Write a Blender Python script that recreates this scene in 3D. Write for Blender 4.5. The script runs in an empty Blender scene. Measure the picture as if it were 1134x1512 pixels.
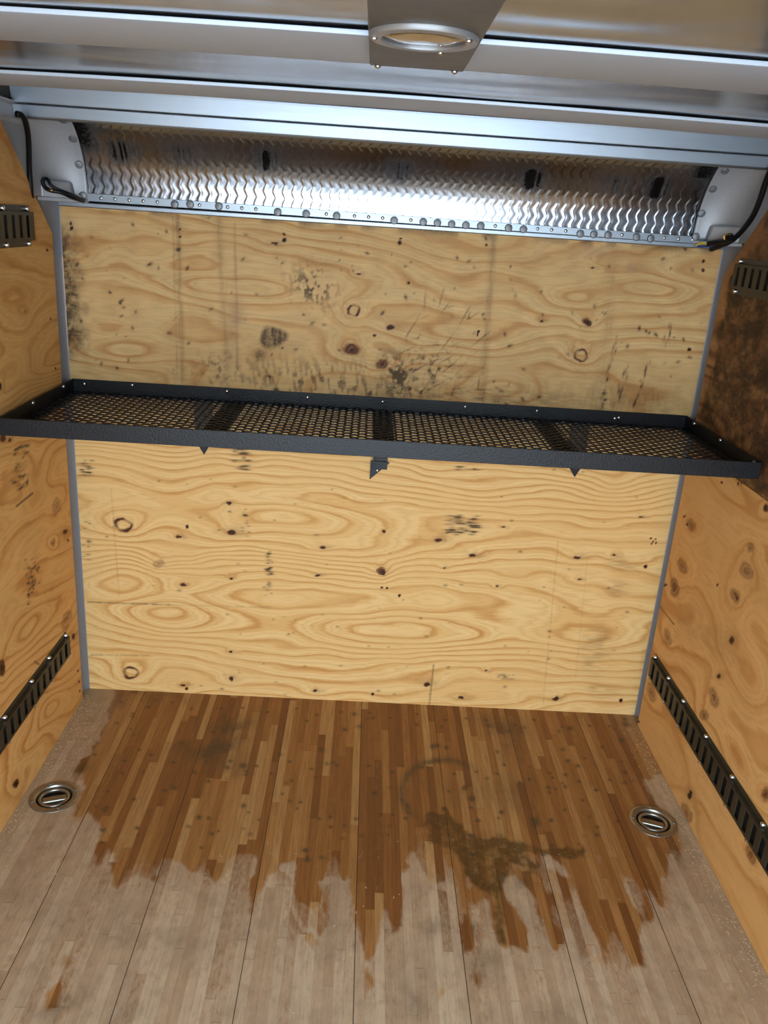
import bpy, math, random
import numpy as np
from mathutils import Vector, Matrix

random.seed(7)
scene = bpy.context.scene
COL = scene.collection

# ------------------------------------------------------------------ camera
IMG_W, IMG_H, FPX = 1134, 1512, 1224.95
YAW, PITCH, ROLL = 0.03282, 0.33752, 0.06679
CAM = np.array([-0.0677, -2.8382, 1.7931])
_f = np.array([math.sin(YAW)*math.cos(PITCH), math.cos(YAW)*math.cos(PITCH), -math.sin(PITCH)])
_r = np.array([math.cos(YAW), -math.sin(YAW), 0.0])
_u = np.cross(_r, _f)
RGT = math.cos(ROLL)*_r + math.sin(ROLL)*_u
UPV = -math.sin(ROLL)*_r + math.cos(ROLL)*_u
FWD = _f
cam_data = bpy.data.cameras.new('camera')
cam_data.sensor_fit = 'VERTICAL'
cam_data.sensor_height = 24.0
cam_data.lens = FPX / IMG_H * 24.0
cam_data.clip_start = 0.02
cam = bpy.data.objects.new('camera', cam_data)
COL.objects.link(cam)
cam.matrix_world = Matrix(((RGT[0], UPV[0], -FWD[0], CAM[0]), (RGT[1], UPV[1], -FWD[1], CAM[1]),
                           (RGT[2], UPV[2], -FWD[2], CAM[2]), (0, 0, 0, 1)))
scene.camera = cam

# ------------------------------------------------------------------ light
scene.view_settings.view_transform = 'Standard'
scene.view_settings.look = 'None'
scene.view_settings.gamma = 1.0
scene.view_settings.use_curve_mapping = False
scene.view_settings.exposure = 2.0
REAR = -3.25                      # the open rear end of the box
world = bpy.data.worlds.new('sky'); scene.world = world
world.use_nodes = True
wt = world.node_tree; wt.nodes.clear()
wo = wt.nodes.new('ShaderNodeOutputWorld'); wb = wt.nodes.new('ShaderNodeBackground')
tc = wt.nodes.new('ShaderNodeTexCoord'); sx = wt.nodes.new('ShaderNodeSeparateXYZ')
rp = wt.nodes.new('ShaderNodeValToRGB')
wt.links.new(tc.outputs['Generated'], sx.inputs[0]); wt.links.new(sx.outputs['Z'], rp.inputs[0])
rp.color_ramp.elements[0].position = 0.0; rp.color_ramp.elements[0].color = (0.80, 0.92, 1.0, 1)
rp.color_ramp.elements[1].position = 0.9; rp.color_ramp.elements[1].color = (0.50, 0.72, 1.0, 1)
wt.links.new(rp.outputs[0], wb.inputs[0]); wb.inputs[1].default_value = 2.3
wt.links.new(wb.outputs[0], wo.inputs[0])
portal = bpy.data.lights.new('rear_opening_portal', 'AREA'); portal.shape = 'RECTANGLE'
portal.size, portal.size_y = 2.14, 2.05
portal.cycles.is_portal = True
po = bpy.data.objects.new('rear_opening_portal', portal); COL.objects.link(po)
sun = bpy.data.lights.new('sun', 'SUN'); sun.energy = 5.0; sun.angle = math.radians(0.5); sun.color = (1.0, 0.96, 0.9)
so = bpy.data.objects.new('sun', sun); COL.objects.link(so); so.rotation_euler = (math.radians(-28), math.radians(18), 0)   # high, from in front of the box
po.location = (0, REAR, 1.03); po.rotation_euler = (math.radians(90), 0, 0)   # emits towards +Y
scene.cycles.max_bounces = 10
scene.cycles.diffuse_bounces = 6
scene.cycles.glossy_bounces = 6
scene.cycles.caustics_reflective = False
scene.cycles.sample_clamp_indirect = 6.0

# ------------------------------------------------------------------ helpers
def project(P):
    d = np.asarray(P, float) - CAM
    z = d @ FWD
    return 567 + FPX*(d @ RGT)/z, 756 - FPX*(d @ UPV)/z
def on_plane(px, axis, val):
    d = FWD + (px[0]-567)/FPX*RGT - (px[1]-756)/FPX*UPV
    return CAM + d*(val-CAM[axis])/d[axis]
def lin(c):
    c = np.asarray(c, float)/255.0
    return np.where(c <= 0.04045, c/12.92, ((c+0.055)/1.055)**2.4)
def rgb(r, g, b): return tuple(lin((r, g, b))) + (1.0,)
_tab = np.random.RandomState(11).rand(12, 256, 256)*2-1
def vn(x, y, s=0):
    x = np.asarray(x, float)+1000.3; y = np.asarray(y, float)+1000.7
    xi = np.floor(x).astype(int); yi = np.floor(y).astype(int)
    fx = x-xi; fy = y-yi
    fx = fx*fx*fx*(fx*(fx*6-15)+10); fy = fy*fy*fy*(fy*(fy*6-15)+10)
    T = _tab[s % 12]
    a = T[xi & 255, yi & 255]; b = T[(xi+1) & 255, yi & 255]
    c = T[xi & 255, (yi+1) & 255]; d = T[(xi+1) & 255, (yi+1) & 255]
    return (a*(1-fx)+b*fx)*(1-fy)+(c*(1-fx)+d*fx)*fy
def sstep(a, b, x):
    t = np.clip((x-a)/(b-a), 0, 1); return t*t*(3-2*t)
def in_poly(px, py, poly):
    r = np.zeros(px.shape, bool); n = len(poly)
    for i in range(n):
        x0, y0 = poly[i]; x1, y1 = poly[(i+1) % n]
        if y0 == y1: continue
        c = ((y0 > py) != (y1 > py)) & (px < (x1-x0)*(py-y0)/(y1-y0)+x0)
        r ^= c
    return r.astype(float)
def ell(PX, PY, cx, cy, a, b, rot=0.0):
    c, s = math.cos(rot), math.sin(rot)
    dx, dy = PX-cx, PY-cy
    return np.sqrt(((dx*c+dy*s)/a)**2 + ((-dx*s+dy*c)/b)**2)
def blur(A, n=1):
    for _ in range(n):
        B = np.pad(A, 1, mode='edge')
        A = (B[:-2, 1:-1]+B[2:, 1:-1]+B[1:-1, :-2]+B[1:-1, 2:]+4*B[1:-1, 1:-1])/8
    return A
def seg_dist(PX, PY, a, b):
    ax, ay = a; bx, by = b
    L = (bx-ax)**2+(by-ay)**2
    t = np.clip(((PX-ax)*(bx-ax)+(PY-ay)*(by-ay))/L, 0, 1)
    return np.hypot(PX-ax-t*(bx-ax), PY-ay-t*(by-ay)), t

def put(o, parent=None, label=None, cat=None, group=None, kind=None):
    COL.objects.link(o) if o.name not in COL.objects else None
    if parent is not None:
        o.parent = parent
        o.matrix_parent_inverse = parent.matrix_basis.inverted()
    if label: o['label'] = label
    if cat: o['category'] = cat
    if group: o['group'] = group
    if kind: o['kind'] = kind
    return o
def empty(name, loc, label, cat, group=None):
    o = bpy.data.objects.new(name, None); o.empty_display_size = 0.05
    o.location = loc
    return put(o, None, label, cat, group)

class MB:
    def __init__(s): s.v = []; s.f = []
    def add(s, V, Fc):
        n = len(s.v); s.v += [tuple(map(float, p)) for p in V]
        s.f += [tuple(i+n for i in q) for q in Fc]; return s
    def box(s, lo, hi):
        x0, y0, z0 = lo; x1, y1, z1 = hi
        return s.add([(x0,y0,z0),(x1,y0,z0),(x1,y1,z0),(x0,y1,z0),(x0,y0,z1),(x1,y0,z1),(x1,y1,z1),(x0,y1,z1)],
                     [(0,3,2,1),(4,5,6,7),(0,1,5,4),(1,2,6,5),(2,3,7,6),(3,0,4,7)])
    def hexa(s, P):       # 8 corners, same order as box
        return s.add(P, [(0,3,2,1),(4,5,6,7),(0,1,5,4),(1,2,6,5),(2,3,7,6),(3,0,4,7)])
    def lathe(s, c, axis, prof, n=20, up=None):
        """prof: list of (radius, height along axis)"""
        a = Vector(axis).normalized(); t = a.orthogonal().normalized(); b = a.cross(t)
        c = Vector(c); V = []; Fc = []
        for r, h in prof:
            for k in range(n):
                g = 2*math.pi*k/n
                V.append(c+a*h+(t*math.cos(g)+b*math.sin(g))*max(r, 1e-5))
        m = len(prof)
        for i in range(m-1):
            for k in range(n):
                k2 = (k+1) % n
                Fc.append((i*n+k, i*n+k2, (i+1)*n+k2, (i+1)*n+k))
        if prof[0][0] > 1e-4 and not getattr(s, 'open', False): Fc.append(tuple(range(n-1, -1, -1)))
        if prof[-1][0] > 1e-4 and not getattr(s, 'open', False): Fc.append(tuple((m-1)*n+k for k in range(n)))
        return s.add(V, Fc)
    def tube(s, pts, rad, n=10, smooth=True, closed=False, sub=6):
        P = [Vector(p) for p in pts]
        if smooth:
            Q = []; m = len(P)
            rng = range(m if closed else m-1)
            for i in rng:
                if closed: p0, p1, p2, p3 = P[(i-1) % m], P[i], P[(i+1) % m], P[(i+2) % m]
                else: p0, p1, p2, p3 = P[max(i-1, 0)], P[i], P[i+1], P[min(i+2, m-1)]
                for k in range(sub):
                    t = k/sub
                    Q.append(0.5*((2*p1)+(p2-p0)*t+(2*p0-5*p1+4*p2-p3)*t*t+(3*p1-p0-3*p2+p3)*t**3))
            if not closed: Q.append(P[-1])
            P = Q
        m = len(P); V = []; Fc = []; ref = None
        for i, p in enumerate(P):
            if closed: d = (P[(i+1) % m]-P[i-1]).normalized()
            else: d = (P[min(i+1, m-1)]-P[max(i-1, 0)]).normalized()
            ref = d.orthogonal() if ref is None else ref-d*ref.dot(d)
            ref.normalize(); b = d.cross(ref)
            r = rad(i/(m-1)) if callable(rad) else rad
            for k in range(n):
                g = 2*math.pi*k/n; V.append(p+(ref*math.cos(g)+b*math.sin(g))*r)
        for i in range(m if closed else m-1):
            j = (i+1) % m
            for k in range(n):
                k2 = (k+1) % n; Fc.append((i*n+k, i*n+k2, j*n+k2, j*n+k))
        if not closed:
            Fc.append(tuple(range(n-1, -1, -1))); Fc.append(tuple((m-1)*n+k for k in range(n)))
        return s.add(V, Fc)
    def prism(s, prof, axis, a0, a1):
        """closed profile (list of 2D points in the other two axes, in order) swept along axis"""
        n = len(prof); V = []
        for a in (a0, a1):
            for p in prof:
                q = list(p); q.insert(axis, a); V.append(q)
        Fc = [(i, (i+1) % n, n+(i+1) % n, n+i) for i in range(n)]
        Fc += [tuple(range(n-1, -1, -1)), tuple(range(n, 2*n))]
        return s.add(V, Fc)
    def build(s, name, mat, parent=None, smooth=False, bevel=0.0, label=None, cat=None, group=None, kind=None, autosmooth=None):
        me = bpy.data.meshes.new(name); me.from_pydata(s.v, [], s.f)
        import bmesh
        bm = bmesh.new(); bm.from_mesh(me)
        bmesh.ops.recalc_face_normals(bm, faces=bm.faces)
        if autosmooth is not None:
            for e in bm.edges:
                if len(e.link_faces) == 2 and e.calc_face_angle(0) > autosmooth: e.smooth = False
            for fc in bm.faces: fc.smooth = True
        elif smooth:
            for fc in bm.faces: fc.smooth = True
        bm.to_mesh(me); bm.free()
        me.materials.append(mat)
        o = bpy.data.objects.new(name, me)
        put(o, parent, label, cat, group, kind)
        if bevel:
            m = o.modifiers.new('bevel', 'BEVEL'); m.width = bevel; m.segments = 2; m.limit_method = 'ANGLE'
        return o

def grid_object(name, A, mat, attrs=None, parent=None, skip=None, smooth=True, extra=None, **kw):
    """A: (n,m,3) vertex array; attrs: (n,m,4) float fields"""
    n, m, _ = A.shape
    V = A.reshape(-1, 3)
    idx = np.arange(n*m).reshape(n, m)
    Q = np.stack([idx[:-1, :-1], idx[1:, :-1], idx[1:, 1:], idx[:-1, 1:]], -1).reshape(-1, 4)
    if skip is not None: Q = Q[~skip.reshape(-1)]
    nb = len(V)
    if extra is not None:
        EV, EF = extra
        V = np.concatenate([V, np.asarray(EV, float)]); Q = np.concatenate([Q, np.asarray(EF)+nb])
    me = bpy.data.meshes.new(name)
    me.vertices.add(len(V)); me.vertices.foreach_set('co', V.astype(np.float32).ravel())
    me.loops.add(Q.size); me.loops.foreach_set('vertex_index', Q.astype(np.int32).ravel())
    me.polygons.add(len(Q)); me.polygons.foreach_set('loop_start', np.arange(0, Q.size, 4, dtype=np.int32))
    me.update(calc_edges=True); me.validate()
    me.polygons.foreach_set('use_smooth', np.full(len(me.polygons), smooth))
    if attrs is not None:
        for an, arr in attrs.items():
            at = me.attributes.new(an, 'FLOAT_COLOR', 'POINT')
            B = arr.reshape(-1, 4)
            if extra is not None: B = np.concatenate([B, np.zeros((len(V)-nb, 4))])
            at.data.foreach_set('color', B.astype(np.float32).ravel())
    me.materials.append(mat)
    o = bpy.data.objects.new(name, me)
    put(o, parent, **kw)
    return o

# ------------------------------------------------------------------ node helpers
class NT:
    def __init__(s, name):
        s.m = bpy.data.materials.new(name); s.m.use_nodes = True
        s.t = s.m.node_tree; s.t.nodes.clear()
        s.out = s.t.nodes.new('ShaderNodeOutputMaterial'); s.b = s.t.nodes.new('ShaderNodeBsdfPrincipled')
        s.t.links.new(s.b.outputs[0], s.out.inputs[0])
    def n(s, typ, **kw):
        x = s.t.nodes.new(typ)
        for k, v in kw.items(): setattr(x, k, v)
        return x
    def set(s, sock, v):
        if isinstance(v, bpy.types.NodeSocket): s.t.links.new(v, sock)
        else: sock.default_value = v
    def math(s, op, a, b=0.0, c=None, clamp=False):
        x = s.n('ShaderNodeMath', operation=op); x.use_clamp = clamp
        s.set(x.inputs[0], a); s.set(x.inputs[1], b)
        if c is not None: s.set(x.inputs[2], c)
        return x.outputs[0]
    def mix(s, fac, a, b, blend='MIX'):
        x = s.n('ShaderNodeMix', data_type='RGBA', blend_type=blend)
        s.set(x.inputs[0], fac); s.set(x.inputs[6], a); s.set(x.inputs[7], b)
        return x.outputs[2]
    def ramp(s, fac, stops, interp='LINEAR'):
        x = s.n('ShaderNodeValToRGB'); r = x.color_ramp; r.interpolation = interp
        while len(r.elements) < len(stops): r.elements.new(0.5)
        for e, (p, c) in zip(r.elements, stops):
            e.position = p; e.color = c if len(c) == 4 else tuple(c)+(1,)
        s.set(x.inputs[0], fac); return x.outputs[0]
    def coords(s, scale=(1, 1, 1), loc=(0, 0, 0)):
        c = s.n('ShaderNodeTexCoord'); m = s.n('ShaderNodeMapping')
        m.inputs['Scale'].default_value = scale; m.inputs['Location'].default_value = loc
        s.t.links.new(c.outputs['Object'], m.inputs[0]); return m.outputs[0]
    def noise(s, vec, scale, detail=3, rough=0.5, dist=0.0):
        x = s.n('ShaderNodeTexNoise'); x.inputs['Scale'].default_value = scale; x.inputs['Detail'].default_value = detail
        x.inputs['Roughness'].default_value = rough; x.inputs['Distortion'].default_value = dist
        s.set(x.inputs['Vector'], vec); return x.outputs['Fac']
    def bump(s, h, strength=0.2, dist=0.002):
        x = s.n('ShaderNodeBump'); x.inputs['Strength'].default_value = strength; x.inputs['Distance'].default_value = dist
        s.set(x.inputs['Height'], h); s.t.links.new(x.outputs[0], s.b.inputs['Normal'])
    def attr(s, name):
        a = s.n('ShaderNodeAttribute', attribute_name=name)
        sp = s.n('ShaderNodeSeparateColor'); s.t.links.new(a.outputs['Color'], sp.inputs[0])
        return sp.outputs[0], sp.outputs[1], sp.outputs[2], a.outputs['Alpha']
    def base(s, c): s.set(s.b.inputs['Base Color'], c)
    def p(s, **kw):
        for k, v in kw.items(): s.set(s.b.inputs[k.replace('_', ' ')], v)
        return s

def metal(name, col, rough=0.35, metallic=1.0, var=0.0, bump=0.0, scale=60, stretch=(1, 1, 1)):
    t = NT(name); v = t.coords(stretch); n = t.noise(v, scale, 4)
    t.base(t.mix(n, tuple(np.array(col[:3])*(1-var))+(1,), tuple(np.minimum(np.array(col[:3])*(1+var), 1))+(1,)))
    t.p(Roughness=t.math('MULTIPLY_ADD', n, 0.25*rough, rough*0.87), Metallic=metallic)
    if bump: t.bump(n, bump, 0.001)
    return t.m

def plywood(name, along, pale, mid, late, deep, bands=1.0, dirt=(60, 41, 26)):
    """rotary cut softwood: contour bands of a height field carried on the mesh, fibres from stretched noise.
    fields  wood.r = height, .g = knot, .b = grime, .a = pink or grey discolour"""
    t = NT(name)
    h, kn, gr, ti = t.attr('wood')
    lo = [60, 60, 60]; lo[along] = 3.5
    hi = [420, 420, 420]; hi[along] = 14
    fv = t.coords(tuple(lo)); fine = t.noise(fv, 1.0, 4, 0.6)
    hv = t.coords(tuple(hi)); fib = t.noise(hv, 1.0, 3, 0.65)
    wob = t.noise(t.coords(), 24, 3)
    hh = t.math('ADD', t.math('MULTIPLY', h, bands), t.math('MULTIPLY_ADD', fine, 0.34, t.math('MULTIPLY', wob, 0.10)))
    fr = t.math('FRACT', hh)
    col = t.ramp(fr, [(0.0, late), (0.06, mid), (0.16, pale), (0.50, pale), (0.78, mid), (0.94, late), (1.0, late)])
    fr2 = t.math('FRACT', t.math('MULTIPLY_ADD', hh, 3.3, t.math('MULTIPLY', fine, 0.8)))
    l2 = t.ramp(fr2, [(0.0, (0.6, 0.6, 0.6)), (0.2, (0, 0, 0)), (0.55, (0, 0, 0)), (1.0, (1, 1, 1))])
    fade = t.noise(t.coords(), 5.0, 3)
    col = t.mix(t.math('MULTIPLY', t.ramp(fade, [(0.40, (0, 0, 0)), (0.62, (1, 1, 1))]), 0.5), col, t.mix(0.5, pale, mid))
    col = t.mix(t.math('MULTIPLY', l2, 0.34), col, late)
    broad = t.noise(t.coords(), 3.2, 2)
    col = t.mix(t.math('MULTIPLY', t.ramp(broad, [(0.38, (0, 0, 0)), (0.68, (1, 1, 1))]), 0.30), col, mid)
    col = t.mix(t.math('MULTIPLY', t.ramp(fib, [(0.30, (1, 1, 1)), (0.50, (0, 0, 0))]), 0.34), col, late)
    col = t.mix(t.math('MULTIPLY', t.ramp(fib, [(0.54, (0, 0, 0)), (0.70, (1, 1, 1))]), 0.32), col, pale)
    # grime breaks up along the fibres
    sp = t.noise(t.coords(), 150, 4, 0.7)
    g2 = t.math('MULTIPLY_ADD', sp, 1.5, -0.75)
    g3 = t.math('MULTIPLY_ADD', fib, 0.9, -0.45)
    gm = t.math('MULTIPLY', gr, t.math('ADD', 1.0, t.math('ADD', g2, g3)))
    gm = t.math('MULTIPLY', t.math('MINIMUM', t.math('MAXIMUM', gm, 0.0), 1.0), 0.92)
    col = t.mix(t.math('MULTIPLY', ti, 0.6), col, rgb(168, 128, 104))
    col = t.mix(gm, col, rgb(*dirt))
    col = t.mix(t.math('MINIMUM', kn, 1.0), col, deep)
    col = t.mix(t.math('SUBTRACT', kn, 1.0, clamp=True), col, rgb(24, 13, 8))
    t.base(col); t.p(Roughness=0.62, Specular_IOR_Level=0.25)
    t.bump(t.math('ADD', t.math('MULTIPLY', fib, 0.6), t.math('MULTIPLY', fr, 0.25)), 0.25, 0.0015)
    return t.m

# ------------------------------------------------------------------ materials
PLY_FRONT = plywood('front_plywood', 0, rgb(232, 195, 132), rgb(221, 174, 107), rgb(196, 140, 74), rgb(100, 56, 28), bands=1.15)
PLY_SIDE = plywood('side_plywood', 1, rgb(222, 176, 110), rgb(213, 160, 92), rgb(184, 126, 64), rgb(104, 58, 30))
PLY_SIDE2 = plywood('right_plywood', 1, rgb(220, 174, 112), rgb(210, 158, 94), rgb(186, 130, 70), rgb(108, 66, 38), bands=0.8)
PLY_OLD = plywood('old_plywood', 1, rgb(176, 130, 82), rgb(150, 102, 60), rgb(110, 70, 40), rgb(60, 36, 22), dirt=(40, 27, 18))
GALV = metal('galvanised_steel', rgb(178, 186, 194), 0.5, 0.5, 0.06, 0.05, 90)
ALU = metal('aluminium_extrusion', rgb(158, 166, 172), 0.40, 1.0, 0.05, 0.03, 30, (0.2, 4, 4))
STEEL = metal('zinc_screw', rgb(205, 205, 202), 0.28, 1.0, 0.06)
DULL_BOLT = metal('dull_bolt', rgb(132, 133, 134), 0.5, 0.6, 0.15, 0.1, 200)
CAST = metal('cast_aluminium', rgb(168, 169, 170), 0.5, 0.35, 0.10, 0.12, 120)
POST = metal('grey_painted_steel', rgb(134, 137, 144), 0.42, 0.25, 0.05, 0.03, 40)
SKIN = metal('outer_skin', rgb(170, 172, 174), 0.45, 0.6, 0.05)
ETRACK = metal('bronze_black_steel', rgb(62, 56, 42), 0.45, 0.35, 0.18, 0.05, 80)
SLOT_SHADE = metal('slot_shade_black', rgb(16, 14, 12), 0.7, 0.0, 0.2)  # near-black colour that stands in for shade inside the track slots
CABLE = metal('black_cable', rgb(4, 4, 5), 0.45, 0.0, 0.1)
CABLE.node_tree.nodes['Principled BSDF'].inputs['Specular IOR Level'].default_value = 0.3
BRASS = metal('brass_contact', rgb(214, 164, 60), 0.3, 1.0)
YELLOW = metal('yellow_wire', rgb(225, 200, 40), 0.4, 0.0)
WHITEW = metal('white_wire', rgb(228, 226, 220), 0.4, 0.0)
BLUEW = metal('blue_wire', rgb(40, 60, 130), 0.4, 0.0)
GAPM = metal('matte_black', rgb(5, 6, 8), 0.9, 0.0)  # matte near-black for the gap above each beam and the trim joint
GAPM.node_tree.nodes['Principled BSDF'].inputs['Specular IOR Level'].default_value = 0.1
def _shelf():
    t = NT('black_hammered_paint'); v = t.coords()
    n = t.noise(v, 170, 3, 0.6)
    t.base(t.mix(n, rgb(5, 6, 8), rgb(12, 14, 19))); t.p(Roughness=0.42, Specular_IOR_Level=0.36)
    t.bump(n, 0.7, 0.0015); return t.m
SHELF = _shelf()
def _sheet():
    t = NT('mill_finish_aluminium_sheet'); v = t.coords((1.0, 2.0, 1.0))
    n = t.noise(v, 2.4, 2, 0.5); s2 = t.noise(t.coords((1.0, 2.5, 1)), 5, 3)
    t.base(t.mix(s2, rgb(160, 164, 168), rgb(176, 180, 184)))
    t.p(Metallic=0.9, Roughness=t.math('MULTIPLY_ADD', s2, 0.10, 0.13)); t.bump(n, 0.30, 0.012); return t.m
SHEET = _sheet()
def _tread():
    t = NT('tread_plate_aluminium')
    sc, a, b, c = t.attr('dark_marks')
    n = t.noise(t.coords(), 130, 4, 0.65); w = t.noise(t.coords((14, 3, 3)), 7, 3)
    k = t.math('MULTIPLY', sc, t.math('MULTIPLY_ADD', n, 2.6, 0.0), clamp=True)
    col = t.mix(n, rgb(140, 144, 150), rgb(176, 181, 188))
    col = t.mix(k, col, rgb(22, 20, 19))
    t.base(col); t.p(Metallic=t.math('SUBTRACT', 1.0, t.math('MULTIPLY', k, 0.35)), Roughness=t.math('MULTIPLY_ADD', k, 0.12, 0.20))
    t.bump(n, 0.06, 0.001); return t.m
TREAD = _tread()
def _floor():
    t = NT('worn_butcher_block_floor')
    wet, ol, sm, du = t.attr('marks')
    c = t.n('ShaderNodeTexCoord'); s3 = t.n('ShaderNodeSeparateXYZ'); t.t.links.new(c.outputs['Object'], s3.inputs[0])
    x, y = s3.outputs[0], s3.outputs[1]
    SW = 0.2825/11
    xs = t.math('DIVIDE', t.math('ADD', x, 0.0125+0.2825*6), SW)
    i = t.math('FLOOR', xs); fx = t.math('SUBTRACT', xs, i)
    wn = t.n('ShaderNodeTexWhiteNoise', noise_dimensions='1D'); t.set(wn.inputs['W'], i)
    ys = t.math('ADD', t.math('DIVIDE', y, t.math('MULTIPLY_ADD', wn.outputs['Value'], 0.45, 0.42)), t.math('MULTIPLY', wn.outputs['Value'], 37.0))
    j = t.math('FLOOR', ys); fy = t.math('SUBTRACT', ys, j)
    cb = t.n('ShaderNodeCombineXYZ'); t.set(cb.inputs[0], i); t.set(cb.inputs[1], j)
    w2 = t.n('ShaderNodeTexWhiteNoise', noise_dimensions='2D'); t.set(w2.inputs['Vector'], cb.outputs[0])
    rv = w2.outputs['Value']
    sc = t.n('ShaderNodeSeparateColor'); t.t.links.new(w2.outputs['Color'], sc.inputs[0])
    # streaky grain, shifted for every strip
    cv = t.n('ShaderNodeCombineXYZ')
    t.set(cv.inputs[0], t.math('MULTIPLY_ADD', x, 150, t.math('MULTIPLY', rv, 50)))
    t.set(cv.inputs[1], t.math('MULTIPLY_ADD', y, 7, t.math('MULTIPLY', sc.outputs[1], 50)))
    gr = t.noise(cv.outputs[0], 1.0, 5, 0.62)
    cv2 = t.n('ShaderNodeCombineXYZ')
    t.set(cv2.inputs[0], t.math('MULTIPLY_ADD', x, 420, rv)); t.set(cv2.inputs[1], t.math('MULTIPLY', y, 26))
    pore = t.noise(cv2.outputs[0], 1.0, 3, 0.6)
    wetc = t.ramp(rv, [(0.0, rgb(122, 75, 36)), (0.25, rgb(139, 89, 45)), (0.55, rgb(155, 104, 54)), (0.8, rgb(172, 123, 70)), (1.0, rgb(190, 148, 94))])
    dryc = t.ramp(rv, [(0.0, rgb(177, 147, 114)), (0.3, rgb(185, 156, 122)), (0.7, rgb(191, 164, 131)), (1.0, rgb(202, 177, 144))])
    wetc = t.mix(t.math('MULTIPLY', t.ramp(gr, [(0.30, (1, 1, 1)), (0.62, (0, 0, 0))]), 0.45), wetc, rgb(88, 50, 20))
    dryc = t.mix(t.math('MULTIPLY', t.ramp(gr, [(0.30, (1, 1, 1)), (0.62, (0, 0, 0))]), 0.26), dryc, rgb(124, 94, 72))
    big = t.noise(t.coords(), 6, 4, 0.6)
    dryc = t.mix(t.math('MULTIPLY', t.ramp(big, [(0.42, (0, 0, 0)), (0.66, (1, 1, 1))]), 0.40), dryc, rgb(158, 132, 108))
    scuff = t.noise(t.coords((1.6, 1.0, 1)), 17, 5, 0.68)
    dryc = t.mix(t.math('MULTIPLY', t.ramp(scuff, [(0.50, (0, 0, 0)), (0.68, (1, 1, 1))]), 0.34), dryc, rgb(128, 100, 78))
    dryc = t.mix(t.math('MULTIPLY', t.ramp(scuff, [(0.30, (1, 1, 1)), (0.45, (0, 0, 0))]), 0.35), dryc, rgb(200, 176, 148))
    edge = t.noise(t.coords((2.6, 1.0, 1)), 38, 4, 0.6)
    wf = t.math('ADD', wet, t.math('MULTIPLY_ADD', edge, 0.9, -0.45))
    wf = t.math('ADD', wf, t.math('MULTIPLY_ADD', sc.outputs[2], 0.5, -0.25))
    wf = t.ramp(wf, [(0.18, (0, 0, 0)), (0.38, (0.5, 0.5, 0.5)), (0.74, (1, 1, 1))])
    col = t.mix(wf, dryc, wetc)
    col = t.mix(t.math('MULTIPLY', t.ramp(pore, [(0.26, (1, 1, 1)), (0.42, (0, 0, 0))]), 0.35), col, rgb(70, 44, 24))
    mot = t.noise(t.coords(), 42, 5, 0.7)
    olf = t.math('MULTIPLY', ol, t.math('MULTIPLY_ADD', mot, 2.2, -0.3), clamp=True)
    col = t.mix(t.math('MULTIPLY', olf, 0.80), col, rgb(66, 47, 16))
    smf = t.math('MULTIPLY', sm, t.math('MULTIPLY_ADD', mot, 1.8, 0.0), clamp=True)
    col = t.mix(t.math('MULTIPLY', smf, 0.74), col, rgb(66, 56, 42))
    sawd = t.noise(t.coords(), 330, 2, 0.8)
    duf = t.math('MULTIPLY', du, t.math('MULTIPLY_ADD', mot, 1.4, 0.1), clamp=True)
    col = t.mix(t.math('MULTIPLY', duf, 0.7), col, t.mix(sawd, rgb(112, 88, 58), rgb(196, 174, 140)))
    # seams
    jx = t.math('LESS_THAN', fx, 0.035)
    jy = t.math('LESS_THAN', fy, 0.004)
    bx = t.math('DIVIDE', t.math('ADD', x, 0.0125+0.2825*6), 0.2825)
    bfx = t.math('FRACT', t.math('ADD', bx, 0.5))
    seam = t.math('LESS_THAN', t.math('ABSOLUTE', t.math('SUBTRACT', bfx, 0.5)), 0.0042)
    col = t.mix(t.math('MULTIPLY', t.math('MAXIMUM', jx, jy), 0.30), col, rgb(78, 48, 26))
    col = t.mix(t.math('MULTIPLY', seam, 0.85), col, rgb(34, 20, 11))
    t.base(col)
    t.p(Roughness=t.math('MULTIPLY_ADD', wf, -0.14, 0.56), Specular_IOR_Level=0.35)
    hgt = t.math('SUBTRACT', t.math('MULTIPLY_ADD', gr, 0.25, t.math('MULTIPLY', rv, 0.12)), seam)
    t.bump(hgt, 0.3, 0.002)
    return t.m
FLOOR = _floor()
def _ground():
    t = NT('asphalt'); n = t.noise(t.coords(), 40, 5)
    t.base(t.mix(n, rgb(158, 160, 164), rgb(180, 184, 188))); t.p(Roughness=0.9); return t.m
GROUND = _ground()

# ------------------------------------------------------------------ dimensions
HW, HH = 1.075, 1.772           # half width of front panel, its height
XL, XR = -1.0787, 1.0667        # faces of the side plywood
ZS = 2.0295                      # ceiling sheet

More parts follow.
